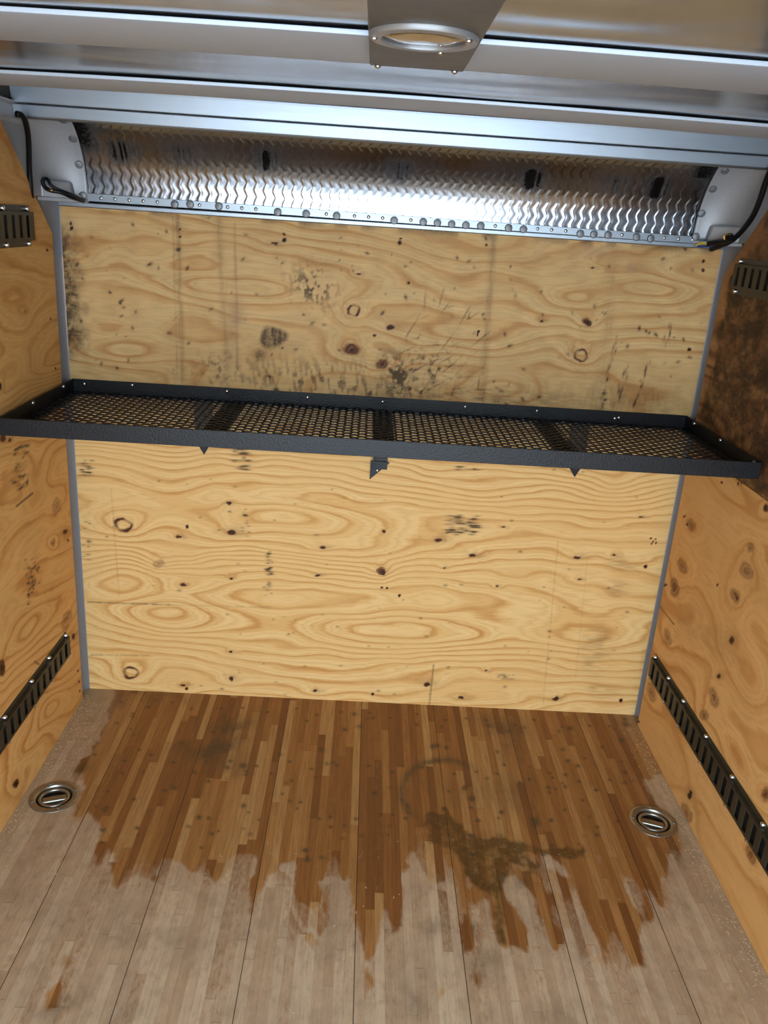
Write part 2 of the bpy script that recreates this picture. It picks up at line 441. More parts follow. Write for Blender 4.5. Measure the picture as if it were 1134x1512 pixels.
def knot_fields(PX, PY, Hf, K, G, eyes=(), solid=(), pins=(), holes=()):
    QX, QY = PX, PY
    PX = PX+1.4*vn(QX/9, QY/9, 1)+0.8*vn(QX/3.5, QY/3.5, 2); PY = PY+1.6*vn(QX/9, QY/9, 3)+0.8*vn(QX/3.5, QY/3.5, 4)
    for (cx, cy, a, b, rot) in eyes:       # pale plug with a dark broken rim
        d = ell(PX, PY, cx, cy, a, b, rot)
        ang = np.arctan2(PY-cy, PX-cx)
        rim = np.exp(-((d-1)/0.20)**2)*(1.2+0.5*np.sin(ang*2+cx))
        K[:] = np.maximum(K, np.clip(rim, 0, 1.7))
        Hf += 1.5*np.exp(-(ell(PX, PY, cx, cy, a*3.2, b*2.6, rot))**2)
    for (cx, cy, a, b, rot, s) in solid:
        d = ell(PX, PY, cx, cy, a, b, rot)
        K[:] = np.maximum(K, 1.35*s*(1-sstep(0.7, 1.15, d))*(0.75+0.25*np.sin(d*14+cx)) + 0.8*s*np.exp(-(d/0.38)**2) + 0.35*np.exp(-((d-1)/0.16)**2)*(0.6+0.6*np.sin(np.arctan2(PY-cy, PX-cx)*2+cy)))
        Hf += 1.1*np.exp(-(ell(PX, PY, cx, cy, a*2.6, b*2.4, rot))**2)
    for (cx, cy, a, b) in pins:
        d = ell(PX, PY, cx, cy, a, b, 0.1)
        K[:] = np.maximum(K, 1.75*(1-sstep(0.45, 1.15, d)))
        K[:] = np.maximum(K, 0.35*np.exp(-(ell(PX, PY, cx+a*0.6, cy-b*0.3, a*2.0, b*1.6))**2))
        Hf += 0.45*np.exp(-(ell(PX, PY, cx, cy, a*4, b*3.4))**2)
    for (cx, cy, r) in holes:
        K[:] = np.maximum(K, 2.0*(1-sstep(0.6, 1.2, ell(PX, PY, cx, cy, r, r))))

def slab_edges(loop, offset):
    """closed rim quads and back face strip for a sheet: loop of border points moved by offset"""
    L = np.asarray(loop); B = L+np.asarray(offset); n = len(L)
    F = [(i, (i+1) % n, n+(i+1) % n, n+i) for i in range(n)]
    return np.concatenate([L, B]), F

# ------------------------------------------------------------------ front wall plywood
def make_front():
    xs = np.linspace(-HW, HW, 540); zs = np.linspace(0.0, HH, 446)
    X, Z = np.meshgrid(xs, zs, indexing='ij'); Y = np.zeros_like(X)
    A = np.stack([X, Y, Z], -1); PX, PY = project(A)
    w = 0.02*vn(X*3, Z*6, 5)+0.008*vn(X*9, Z*16, 6)
    Zw = Z+w
    up = sstep(1.15, 1.2, Z)
    lo = 2.0*vn(X*0.7+2, Zw*5.0, 1)+0.8*vn(X*1.7, Zw*11, 2)+0.25*vn(X*7, Zw*20, 3)+17*Zw
    hi = 2.0*vn(X*1.25+7.2, Zw*4.0+3, 3)+0.7*vn(X*2.6, Zw*10, 4)+0.25*vn(X*8, Zw*18, 2)+9.0*Zw+0.8*vn(X*0.8+1.7, Zw*2.2, 6)
    Hf = lo*(1-up)+hi*up
    for (cx, cy, a, b, s) in [(600, 935, 150, 30, 3.6), (690, 716, 130, 28, 3.0), (240, 905, 90, 34, 2.6), (900, 720, 80, 40, 2.4),
                              (180, 850, 60, 40, -2.0), (420, 760, 90, 22, 1.5), (870, 940, 120, 36, 2.4), (250, 700, 60, 40, 1.5),
                              (180, 520, 70, 24, 2.2), (330, 420, 110, 18, 1.6), (960, 430, 80, 22, 2.0), (850, 440, 50, 18, 1.6), (740, 570, 60, 22, 1.8)]:
        Hf += s*np.exp(-ell(PX, PY, cx, cy, a, b, 0.06)**2)
    K = np.zeros_like(X); G = np.zeros_like(X); T = np.zeros_like(X)
    knot_fields(PX, PY, Hf, K, G,
        eyes=[(182, 775, 11, 8.5, 0.1), (193, 993.5, 10.5, 7.5, 0.1), (522, 459, 8, 7, 0), (858, 525, 9, 7.5, 0.1)],
        solid=[(520, 516, 11.5, 8.5, 0.1, 0.95), (564, 537.5, 10, 7.5, 0.1, 0.8), (867, 476.5, 7.5, 5.5, 0.1, 1.25), (235, 832, 8, 6, 0.1, 0.35), (562, 843, 7, 6, 0, 0.9)],
        pins=[(343, 786, 7, 4.5), (338, 743, 4, 2), (264, 793, 4.5, 2), (270, 863, 4.5, 2), (341, 854, 3, 2), (340, 963, 3.5, 1.8), (341, 1003, 5, 3),
              (270, 1011, 4.5, 2), (476, 808, 5.5, 2.5), (647, 797, 6.5, 4), (698, 821, 7, 3), (470, 849, 4, 2), (566, 846, 4, 4), (735, 866, 2.5, 1.3), (657, 838, 2.5, 1.3),
              (630, 1010, 6, 3.5), (680, 1031, 5.5, 2.6), (466, 1021, 4.5, 2.2), (718, 991, 2.5, 1.5), (852, 822, 6, 2.6), (907, 821, 4, 1.5), (856, 855, 4, 1.6),
              (946, 764, 4, 1.4), (743, 779, 3.5, 1.2), (820, 1031, 5, 2.5), (405, 359, 6, 3), (577, 483, 7, 4.5), (530, 406, 4, 2), (876, 396, 3.5, 1.5), (800, 475, 3, 2)],
        holes=[(276, 777.5, 2.4), (276, 1016, 2.4), (566, 785, 2.6), (590, 880, 2.2), (564, 866, 1.8), (572, 867.5, 1.6), (550, 1024, 2.6), (954, 836, 2.8), (916, 1035, 2.8),
               (419, 355, 3), (420, 346, 1.8), (589, 358, 3), (590, 352, 1.8), (104, 331, 2.2), (105, 338, 3), (265, 338, 1.8), (266, 350, 1.8), (719, 363, 1.8), (1039, 385, 2.2), (1038, 398, 3),
               (1017, 516, 3), (706, 490, 2), (705, 494, 2), (552, 496, 2), (603, 418, 2.5), (961, 795, 1.6), (965, 799, 1.4), (968, 796, 1.3), (970, 800, 1.3), (962, 802, 1.2)])
    r1 = 0.65*vn(X*60+Z*28, Z*60-X*28, 7)+0.5*vn(X*120-Z*50, Z*110+X*50, 1); r2 = vn(X*110+Z*16, Z*36-X*8, 8); r3 = vn(X*25, Z*25, 9); r4 = vn(X*30, Z*160, 10); r5 = vn(X*170, Z*22, 0)
    # overall soiling of the upper sheet
    G += up*(0.13+0.06*r3+0.05*r4); T += up*0.22
    # dark worn band on the left edge of the upper sheet
    ed = np.clip(1-(PX-(88+0.062*(PY-300)))/(34+8*r3), 0, 1)*sstep(300, 380, PY)*(1-sstep(500, 545, PY))
    G += ed*(0.75+0.5*r1)
    G += 0.55*np.clip(1-(PY-(303+0.0685*(PX-88)))/10.0, 0, 1)*(0.5+0.6*r3)*sstep(0.0, 0.4, r3+0.3)
    # speckled patch, brown stain, rough dark area low in the middle
    G += 0.9*np.exp(-ell(PX, PY, 462, 424, 34, 26, 0.5)**2)*sstep(0.0, 0.5, r1+0.6*r2)
    G += 0.95*(1-sstep(0.6, 1.15, ell(PX, PY, 404, 500, 22, 18, 0.2)+0.3*r3))*(0.8+0.3*r5)
    G += 0.6*np.exp(-ell(PX, PY, 384, 524, 9, 9)**2)
    G += 0.62*np.exp(-ell(PX, PY, 470, 562, 120, 28, 0.05)**2)*sstep(-0.1, 0.6, r2+0.5*r1)
    G += 0.8*np.exp(-ell(PX, PY, 585, 552, 14, 30, -0.3)**2)*sstep(-0.2, 0.5, r1+0.3)
    G += 0.5*np.exp(-ell(PX, PY, 630, 545, 60, 34, -0.2)**2)*sstep(0.1, 0.6, r1)
    G += 0.5*np.exp(-ell(PX, PY, 325, 545, 40, 22, 0)**2)*sstep(0.0, 0.6, r1)
    G += 0.45*np.exp(-ell(PX, PY, 700, 590, 200, 16, 0.06)**2)*(0.6+0.5*r4)
    G += 0.30*np.exp(-ell(PX, PY, 930, 590, 90, 22, 0.06)**2)*(0.6+0.6*r2)
    for (a, b, wd, s) in [((262, 318), (270, 560), 4, 0.38), ((728, 356), (712, 590), 5, 0.34), ((912, 355), (884, 600), 9, 0.16), ((322, 320), (336, 560), 6, 0.22),
                          ((346, 330), (351, 545), 2, 0.30), ((255, 320), (262, 560), 1.5, 0.25)]:
        d, t_ = seg_dist(PX, PY, a, b); G += s*np.exp(-(d/wd)**2)*(0.8+0.4*r5)
    rs = np.random.RandomState(5)
    for (a, b, n) in [((912, 488), (886, 602), 18), ((958, 530), (936, 602), 14), ((990, 478), (984, 510), 6), ((930, 540), (905, 602), 12)]:
        for q in range(n):
            t_ = rs.rand(); cx = a[0]+(b[0]-a[0])*t_+rs.randn()*2.5; cy = a[1]+(b[1]-a[1])*t_
            G += (0.3+0.4*rs.rand())*np.exp(-ell(PX, PY, cx, cy, 1.2, 3+4*rs.rand(), 0.22)**2)
    for q in range(60):     # slanting scratches and gouges right of the middle
        cx = 600+120*rs.rand(); cy = 440+140*rs.rand(); L = 5+10*rs.rand(); an = -0.75+0.5*rs.randn()
        G += 0.7*rs.rand()*np.exp(-ell(PX, PY, cx, cy, L, 0.9, an)**2)
    for q in range(160):    # little nicks
        cx = 110+930*rs.rand(); cy = 320+280*rs.rand(); a = 0.8+1.6*rs.rand()
        G += (0.3+0.8*rs.rand())*np.exp(-ell(PX, PY, cx, cy, a*1.7, a, rs.rand()*3)**2)
    for q in range(90):
        cx = 140+800*rs.rand(); cy = 690+340*rs.rand(); a = 0.6+1.0*rs.rand()
        G += (0.3+0.6*rs.rand())*np.exp(-ell(PX, PY, cx, cy, a*2.0, a, 0.05)**2)
    # lower sheet: worn ink dashes
    for (cx, cy, sx_, sy_, n, L) in [(682, 775, 24, 15, 60, 6), (357, 672, 12, 10, 20, 6), (398, 832, 4, 18, 26, 3), (395, 868, 6, 14, 12, 3), (362, 690, 8, 4, 8, 6),
                                     (690, 692, 14, 4, 8, 5), (748, 1000, 14, 4, 10, 3), (128, 690, 8, 12, 18, 5), (125, 800, 8, 30, 14, 3), (362, 772, 6, 20, 14, 3)]:
        for q in range(n):
            x_ = cx+rs.uniform(-1, 1)*sx_; y_ = cy+rs.uniform(-1, 1)*sy_
            G += (0.4+0.7*rs.rand())*np.exp(-ell(PX, PY, x_, y_, L*(0.5+rs.rand()), 0.9, 0.05)**2)
    for (cx, cy, a, b) in [(920, 832, 26, 12), (912, 870, 20, 14), (890, 1022, 28, 12), (880, 960, 24, 40)]:
        G += 0.30*np.exp(-ell(PX, PY, cx, cy, a, b, 0.1)**4)*(0.6+0.7*r4)
    d, t_ = seg_dist(PX, PY, (640, 982), (634, 1040)); G += 0.7*np.exp(-(d/1.1)**2)
    for (a, b, s) in [((130, 889), (250, 893), 0.9), ((134, 967), (220, 968), 0.6), ((164, 722), (176, 880), 0.3), ((250, 893), (400, 897), 0.35), ((824, 800), (802, 1040), 0.28), ((868, 820), (850, 1000), 0.15)]:
        d, t_ = seg_dist(PX, PY, a, b); G += s*np.exp(-(d/1.0)**2)*(0.7+0.5*r1)
    for (cx, cy, a, b) in [(800, 376, 9, 6), (802, 450, 10, 5), (895, 372, 40, 10), (930, 395, 30, 8), (350, 460, 10, 70)]:
        T += 0.6*np.exp(-ell(PX, PY, cx, cy, a, b, 0.1)**2)*(0.7+0.5*r3)
    attrs = {'wood': np.stack([Hf, K, np.clip(G, 0, 1.2), np.clip(T, 0, 1)], -1)}
    t = 0.018
    loop = [(-HW, 0, 0), (HW, 0, 0), (HW, 0, HH), (-HW, 0, HH)]
    grid_object('wall_front', A, PLY_FRONT, attrs, extra=slab_edges(loop, (0, t, 0)), kind='structure',
                label='plywood front wall of the cargo box behind the black shelf')
make_front()

# ------------------------------------------------------------------ side wall plywood
def y_edge(z, right=False):
    """front edge of the side sheet: plumb, then cut back on a slant to clear the corner casting"""
    e = -0.072 if not right else -0.070
    return e-np.clip(z-1.69, 0, 1)*1.10
def make_side(name, x, z0, z1, right, mat, paint, zn, label, kind='structure', cat=None, thick=0.012):
    zs = np.linspace(z0, z1, zn)
    s = np.concatenate([np.linspace(0, 1.55, 300), np.linspace(1.6, -REAR-0.07, 18)])
    S_, Z = np.meshgrid(s, zs, indexing='ij')
    e = y_edge(Z, right)
    Y = e-S_*((-REAR)+e)/(-REAR-0.07)
    X = np.full_like(Y, x); A = np.stack([X, Y, Z], -1)
    PX, PY = project(A)
    bad = ((A-CAM) @ FWD) < 0.15
    PX = np.where(bad, -9e3, PX); PY = np.where(bad, -9e3, PY)
    Hf, K, G, T = paint(Y, Z, PX, PY)
    attrs = {'wood': np.stack([Hf, K, np.clip(G, 0, 1.3), np.clip(T, 0, 1)], -1)}
    off = np.array([thick if right else -thick, 0, 0])
    loop = np.concatenate([A[:, 0], A[-1, 1:], A[::-1, -1][1:], A[0, ::-1][1:-1]])
    return grid_object(name, A, mat, attrs, extra=slab_edges(loop, off), kind=kind, label=label, cat=cat) if kind else \
           grid_object(name, A, mat, attrs, extra=slab_edges(loop, off), label=label, cat=cat)

def paint_left(Y, Z, PX, PY):
    w = 0.03*vn(Y*3, Z*5, 5)+0.008*vn(Y*10, Z*14, 6)
    Zw = Z+w+0.10*Y
    Hf = 2.3*vn(Y*1.1+4, Zw*5.5, 7)+0.8*vn(Y*2.4, Zw*12, 8)+6.0*Zw*(1-sstep(1.15, 1.3, Z))+1.5*Zw
    for (cx, cy, a, b, s, r) in [(35, 930, 38, 60, 2.8, 0.5), (20, 520, 40, 70, 1.8, 0.2), (60, 600, 24, 40, 1.4, -0.6), (55, 700, 18, 60, 1.5, 0.1), (70, 1040, 18, 30, 2.0, 0.5)]:
        Hf += s*np.exp(-ell(PX, PY, cx, cy, a, b, r)**2)
    K = np.zeros_like(Y); G = np.zeros_like(Y); T = np.zeros_like(Y)
    knot_fields(PX, PY, Hf, K, G,
        solid=[(3, 986, 5, 12, 0.1, 1.2), (83, 748, 6, 15, 0.25, 0.35), (98, 916, 6, 14, 0.3, 0.35), (23, 1157, 3.5, 8, 0.2, 1.3), (0, 570, 3, 6, 0, 1.2), (78, 801, 3, 5, 0, 0.5)],
        pins=[(96.5, 784, 3.2, 4.2), (109, 940, 3.5, 5.5), (4, 647, 4, 5), (14, 649, 2, 3), (36, 459, 2, 2)],
        holes=[(70, 370, 1.8), (101, 797, 1.5), (115, 990, 1.4), (117, 1006, 1.4), (118, 1020, 1.5), (74, 470, 1.3), (82, 545, 1.3)])
    rs = np.random.RandomState(9)
    for (cx, cy, sx_, sy_, n, L) in [(30, 690, 11, 34, 60, 4), (48, 850, 10, 26, 45, 3), (42, 885, 3, 8, 10, 2)]:
        for q in range(n):
            x_ = cx+rs.uniform(-1, 1)*sx_; y_ = cy+rs.uniform(-1, 1)*sy_
            G += (0.4+0.7*rs.rand())*np.exp(-ell(PX, PY, x_, y_, L*(0.5+rs.rand()), 0.8, -0.5)**2)
    d, t_ = seg_dist(PX, PY, (24, 747), (48, 728)); G += 1.2*np.exp(-(d/1.1)**2)
    d, t_ = seg_dist(PX, PY, (51, 977), (58, 981)); G += 1.2*np.exp(-(d/0.9)**2)
    G += 0.05+0.05*vn(Y*8, Z*8, 3)
    return Hf, K, G, T
def paint_right(Y, Z, PX, PY):
    w = 0.035*vn(Y*3, Z*4, 2)+0.008*vn(Y*9, Z*12, 6)
    Zw = Z+w-0.05*Y
    Hf = 1.9*vn(Y*1.3+9, Zw*4.0+2, 9)+0.6*vn(Y*2.2, Zw*10, 10)+2.0*Zw
    for (cx, cy, a, b, s, r) in [(1110, 1000, 30, 60, 2.0, -0.3), (1120, 960, 30, 90, -1.6, -0.3), (1030, 950, 40, 30, 1.2, 0.8), (1085, 1110, 18, 60, 1.6, -0.4)]:
        Hf += s*np.exp(-ell(PX, PY, cx, cy, a, b, r)**2)
    K = np.zeros_like(Y); G = np.zeros_like(Y); T = np.zeros_like(Y)
    knot_fields(PX, PY, Hf, K, G,
        solid=[(1020, 775, 6, 10, -0.2, 0.45), (1008, 835, 6, 11, -0.2, 0.45), (996, 867, 7, 14, -0.1, 0.62), (1102, 843, 9, 14, -0.3, 0.5), (1085, 880, 7, 12, -0.2, 0.55),
               (985, 941, 6, 12, -0.2, 0.42), (1054, 1030, 7, 15, -0.2, 0.5), (1040, 1057, 6, 9, -0.2, 0.5), (962, 1022, 6, 14, -0.2, 0.45), (1131, 1172, 6, 12, 0, 0.7), (1109, 1262, 7, 14, -0.3, 0.55),
               (1014, 1200, 6, 14, -0.3, 0.45), (1131, 751, 4, 7, 0, 1.4), (1108, 809, 5, 6, 0, 0.5)],
        pins=[(1081, 945, 4, 7), (1018, 1174, 3.5, 7), (1062, 999, 3, 4), (1088, 884, 2.5, 3)],
        holes=[(1010, 762, 1.8), (982, 864, 2.2), (1059, 864, 1.5), (1014, 774, 1.5), (1066, 712, 1.8), (944, 1065, 1.6)])
    for (cx, cy) in [(1092, 727), (1106, 723), (1098, 722)]:
        T -= 1.0*(1-sstep(0.6, 1.2, ell(PX, PY, cx, cy, 2.0, 3.6)))
    for (cx, cy) in [(1090, 714), (1095, 713)]: K[:] = np.maximum(K, 1.6*(1-sstep(0.5, 1.2, ell(PX, PY, cx, cy, 1.6, 3))))
    d, t_ = seg_dist(PX, PY, (974, 895), (995, 922)); G += 1.0*np.exp(-(d/0.9)**2)
    G += 0.04+0.05*vn(Y*8, Z*8, 3)
    G += 0.14*np.exp(-ell(PX, PY, 1040, 930, 60, 22, 0.85)**2)*(1+vn(Y*16, Z*50, 4))
    return Hf, K, G, T
def paint_old(Y, Z, PX, PY):
    Hf = 2.0*vn(Y*2, Z*7, 9)+2*Z
    K = np.zeros_like(Y); T = np.zeros_like(Y)
    d_edge = -(Y-y_edge(Z, True))
    G = 0.72+0.30*vn(Y*9, Z*9, 1)+0.26*vn(Y*26, Z*34, 2)+0.22*vn(Y*70, Z*100, 5)
    G *= sstep(0.015, 0.085, d_edge+0.035*vn(Y*20, Z*14, 6)+0.02*vn(Y*60, Z*60, 7))
    return Hf, K, G, T
make_side('wall_left', XL, 0.0, 2.02, False, PLY_SIDE, paint_left, 330, 'left plywood side wall')
make_side('wall_right', XR, 0.0, 1.124, True, PLY_SIDE2, paint_right, 200, 'right plywood side wall below the shelf')
old = make_side('plywood_sheet', XR, 1.127, 2.02, True, PLY_OLD, paint_old, 170,
          'old dark brown stained plywood sheet on the right wall above the shelf', kind=None, cat='panel')

# ------------------------------------------------------------------ floor
RING_SPOTS = [(-0.982, -0.640, math.radians(20)), (0.950, -0.628, math.radians(-18))]
def make_floor():
    xs = np.concatenate([[-1.114], np.linspace(XL-0.012, XR+0.012, 434), [1.114]]); ys = np.concatenate([np.linspace(0.018, -1.62, 340), np.linspace(-1.7, REAR, 16)])
    X, Y = np.meshgrid(xs, ys, indexing='ij'); A = np.stack([X, Y, np.zeros_like(X)], -1)
    PX, PY = project(A); bad = ((A-CAM) @ FWD) < 0.3
    PX = np.where(bad, -9e3, PX); PY = np.where(bad, 9e3, PY)
    n1 = vn(X*40, Y*14, 1); n2 = vn(X*16, Y*6, 2); n3 = vn(X*90, Y*40, 3)
    qx = PX+4*n1+2*n3; qy = PY+9*n1+5*n2+3*n3
    wetp = [(176, 1000), (940, 1040), (1010, 1120), (948, 1152), (951, 1166), (965, 1185), (1007, 1233), (998, 1261), (983, 1263), (993, 1275), (986, 1293), (976, 1300), (977, 1339), (970, 1360), (946, 1367),
            (949, 1420), (935, 1430), (921, 1395), (905, 1367), (896, 1441), (886, 1399), (861, 1441), (845, 1380), (829, 1392), (815, 1406), (805, 1399), (790, 1380), (776, 1399), (755, 1395), (749, 1400),
            (736, 1393), (725, 1366), (719, 1325), (705, 1318), (700, 1390), (698, 1406), (685, 1410), (675, 1356), (664, 1311), (647, 1305), (636, 1319), (625, 1310), (614, 1264), (604, 1274), (593, 1301), (590, 1372), (580, 1372),
            (573, 1339), (553, 1410), (537, 1411), (526, 1359), (515, 1278), (505, 1305), (478, 1298), (470, 1300), (478, 1383), (461, 1383), (448, 1380), (431, 1339), (431, 1305), (441, 1271), (414, 1284), (390, 1298),
            (386, 1303), (370, 1370), (369, 1310), (381, 1265), (353, 1254), (317, 1307), (296, 1300), (268, 1268), (247, 1261), (226, 1303), (198, 1307), (173, 1317), (166, 1282), (162, 1247), (169, 1212), (150, 1262), (141, 1275),
            (146, 1240), (150, 1229), (134, 1208), (102, 1212), (116, 1173), (125, 1150), (109, 1141), (116, 1127), (138, 1118), (134, 1109), (159, 1063)]
    wet = in_poly(qx, qy, wetp)
    pale = in_poly(qx, qy, [(748, 1296), (759, 1290), (780, 1312), (790, 1349), (776, 1368), (761, 1343), (748, 1325)])
    pale += in_poly(qx, qy, [(801, 1267), (827, 1269), (841, 1296), (824, 1290), (809, 1290)])
    pale += in_poly(qx, qy, [(950, 1150), (968, 1163), (1000, 1200), (1012, 1235), (1002, 1222), (985, 1190), (958, 1180)])
    wet = wet*(1-np.clip(pale, 0, 1))
    wet = np.maximum(wet, (ell(qx, qy, 82, 1470, 14, 24, 0.25) < 1).astype(float))
    wet = np.maximum(wet, (ell(qx, qy, 97, 1420, 4, 9, 0) < 1).astype(float))
    wet = blur(wet, 7)
    fringe = 0.62*blur(wet, 130)*(0.85+0.5*n2+0.35*n1)
    wet = np.maximum(wet, np.where(pale > 0, 0, fringe))
    # half dried blotches inside the front edge of the wet patch
    half = sstep(1215, 1330, PY)*sstep(0.0, 0.45, n2+0.5*n1)*0.66
    wet = np.clip(wet-half*(wet > 0.3), 0, 1)
    spots = np.zeros_like(X)
    for (cx, cy, a, b) in [(478, 1345, 10, 34), (590, 1340, 7, 22), (650, 1460, 8, 12), (545, 1450, 8, 16), (455, 1390, 14, 6), (700, 1440, 8, 10)]:
        spots += 0.55*np.exp(-ell(qx, qy, cx, cy, a, b)**2)
    wet = np.clip(wet+spots, 0, 1)
    ol = in_poly(PX+3*n1+3*n3, PY+3*n3+3*n2, [(629, 1208), (645, 1203), (663, 1204), (679, 1222), (714, 1238), (740, 1240), (764, 1244), (801, 1256), (825, 1250), (846, 1252), (866, 1255), (846, 1269), (801, 1260),
                     (772, 1261), (799, 1283), (759, 1277), (743, 1304), (735, 1320), (748, 1394), (738, 1391), (727, 1322), (700, 1309), (690, 1293), (677, 1259), (655, 1250), (634, 1243)])
    ol = blur(ol, 3)*(0.95+0.25*n1)
    for (a, b, s, w_) in [((632, 1208), (658, 1214), 1.0, 4), ((660, 1205), (682, 1224), 1.5, 4), ((712, 1238), (765, 1252), 1.3, 7), ((755, 1273), (797, 1284), 1.2, 4), ((700, 1250), (690, 1290), 0.6, 8), ((840, 1258), (862, 1256), 0.9, 5),
                           ((735, 1320), (744, 1388), 0.5, 5), ((700, 1300), (735, 1312), 0.7, 5)]:
        d, t_ = seg_dist(qx, qy, a, b); ol += s*np.exp(-(d/w_)**2)*(0.8+0.5*n3)
    ol += 0.9*np.exp(-ell(PX, PY, 122, 1134, 12, 7, -0.3)**2)
    ol += 0.35*np.exp(-ell(PX, PY, 995, 1262, 22, 26, 0.2)**2)
    sm = np.zeros_like(X)
    for (cx, cy, a, b, r, s) in [(345, 1068, 34, 12, -0.1, 0.9), (318, 1103, 44, 12, -0.25, 0.95), (338, 1110, 26, 20, 0, 0.4), (345, 1132, 40, 14, 0, 0.35), (735, 1070, 40, 12, 0.1, 0.7), (755, 1100, 24, 24, 0, 0.5), (262, 1107, 14, 5, 0, 0.6),
                                  (700, 1170, 60, 22, 0.1, 0.25), (758, 1172, 30, 30, 0.1, 0.35), (230, 1030, 60, 8, 0.06, 0.5), (640, 1370, 22, 14, -0.4, 0.5), (614, 1480, 18, 24, -0.5, 0.5), (720, 1420, 18, 26, 0.5, 0.5),
                                  (90, 1490, 40, 16, -0.2, 0.6), (700, 1375, 5, 10, 0, 0.9), (185, 1500, 30, 16, 0, 0.4), (230, 1385, 90, 10, 0.05, 0.3), (790, 1211, 7, 5, 0, 1.2), (828, 1500, 30, 20, 0, 0.4), (770, 1300, 10, 12, 0, 0.6)]:
        sm += s*np.exp(-ell(qx, qy, cx, cy, a, b, r)**2)
    dr = ell(PX, PY, 655, 1172, 62, 50, 0.05); an = np.arctan2(PY-1172, PX-655)
    sm += 0.85*np.exp(-((dr-1)/0.10)**2)*sstep(-0.2, 0.4, np.cos(an+2.25))
    rs = np.random.RandomState(3)
    for q in range(150):
        cx = 140+800*rs.rand(); cy = 1040+230*rs.rand(); a = 1.7+1.9*rs.rand()**2
        if in_poly(np.array([cx]), np.array([cy]), wetp)[0]: sm += (0.9+0.9*rs.rand())*np.exp(-ell(PX, PY, cx, cy, a*1.3, a)**2)
    for k in range(-3, 4):    # screw rows near the front wall
        for yy in (-0.09, -0.42):
            for dx in (-0.09, 0.02, 0.10):
                sm += 1.8*np.exp(-(np.hypot(X-(k*0.2825+dx+0.02*vn(k*3.1, yy*9, 4)), (Y-yy-0.02*math.sin(k*5+dx*40)))/0.006)**2)
    du = np.exp(-(X-XL)/(0.045+0.02*n2))*1.0+np.exp(-(XR-X)/(0.05+0.02*n2))*1.0
    du = np.clip(du, 0, 1)*(0.75+0.5*n1) + 0.8*np.exp(-ell(PX, PY, 140, 1040, 30, 30, 0)**2)
    attrs = {'marks': np.stack([np.clip(wet, 0, 1), np.clip(ol, 0, 1.3), np.clip(sm, 0, 1.3), np.clip(du, 0, 1)], -1)}
    cx = 0.25*(X[:-1, :-1]+X[1:, :-1]+X[1:, 1:]+X[:-1, 1:]); cy = 0.25*(Y[:-1, :-1]+Y[1:, :-1]+Y[1:, 1:]+Y[:-1, 1:])
    skip = np.zeros(cx.shape, bool)
    for (rx, ry, _) in RING_SPOTS: skip |= np.hypot(cx-rx, cy-ry) < 0.062
    grid_object('floor', A, FLOOR, attrs, skip=skip, kind='structure', label='worn laminated hardwood floor of the cargo box')
make_floor()

# ------------------------------------------------------------------ outer shell, ceiling, ground
def struct(name, mb, mat, **kw): return mb.build(name, mat, kind='structure', **kw)
struct('wall_outer_left', MB().box((-1.125, REAR, -0.06), (-1.115, 0.05, 2.12)), SKIN)
struct('wall_outer_right', MB().box((1.115, REAR, -0.06), (1.125, 0.05, 2.12)), SKIN)
struct('wall_outer_front', MB().box((-1.115, 0.035, -0.06), (1.115, 0.045, 2.12)), SKIN)
struct('floor_underside', MB().box((-1.115, REAR, -0.075), (1.115, 0.035, -0.065)), SKIN)
struct('ceiling_outer', MB().box((-1.115, REAR, 2.11), (1.115, 0.035, 2.12)), SKIN)
struct('floor_ground', MB().box((-40, -60, -0.62), (40, 20, -0.55)), GROUND)
def crown(x): return 0.011*(1-(x/1.08)**2)
def make_ceiling():
    xs = np.linspace(-1.085, 1.085, 60)
    ys = np.concatenate([np.linspace(-0.80, -2.0, 60), np.linspace(-2.05, REAR, 20)])
    X, Y = np.meshgrid(xs, ys, indexing='ij')
    Z = ZS+crown(X)+0.0012*vn(X*4, Y*14, 1)
    for yb in (-0.966, -1.55): Z = Z-0.002*np.exp(-((Y-yb+0.02)/0.02)**2)
    grid_object('ceiling', np.stack([X, Y, Z], -1), SHEET, kind='structure', label='shiny aluminium sheet ceiling')
    ys2 = np.linspace(-0.30, -0.84, 12); X, Y = np.meshgrid(xs, ys2, indexing='ij')
    grid_object('ceiling_front', np.stack([X, Y, np.full_like(X, 2.085)], -1), SHEET, kind='structure')
make_ceiling()
def roof_bow(y0, y1, z, label):
    """broad shallow channel screwed up under the roof sheet; a black strip fills the gap above it"""
    t = empty('roof_bow', (0, (y0+y1)/2, z), label, 'roof beam')
    n = 25; xs = [-1.09+2.18*i/(n-1) for i in range(n)]
    prof = [(y0, z+0.006), (y0+0.0015, z+0.002), (y0+0.006, z), (y1-0.006, z), (y1-0.0015, z+0.002), (y1, z+0.006)]
    b = MB(); V = []; F = []
    full = prof+[(y1, z+0.008), (y0, z+0.008)]
    k = len(full)
    for x in xs:
        for (yy, zz) in full: V.append((x, yy, zz+crown(x)))
    for i in range(n-1):
        for j in range(k): F.append((i*k+j, i*k+(j+1) % k, (i+1)*k+(j+1) % k, (i+1)*k+j))
    F += [tuple(range(k)), tuple((n-1)*k+j for j in range(k))]
    b.add(V, F).build('flat_face', GALV, t, autosmooth=0.7)
    g = MB(); V = []; F = []
    q = [(y0+0.004, z+0.008), (y1-0.004, z+0.008), (y1-0.004, z+0.013), (y0+0.004, z+0.013)]
    for x in xs:
        for (yy, zz) in q: V.append((x, yy, zz+crown(x)))
    for i in range(n-1):
        for j in range(4): F.append((i*4+j, i*4+(j+1) % 4, (i+1)*4+(j+1) % 4, (i+1)*4+j))
    F += [(0, 1, 2, 3), tuple((n-1)*4+j for j in range(4))]
    g.add(V, F).build('gap_strip', GAPM, t, label='black strip in the gap above the roof beam')
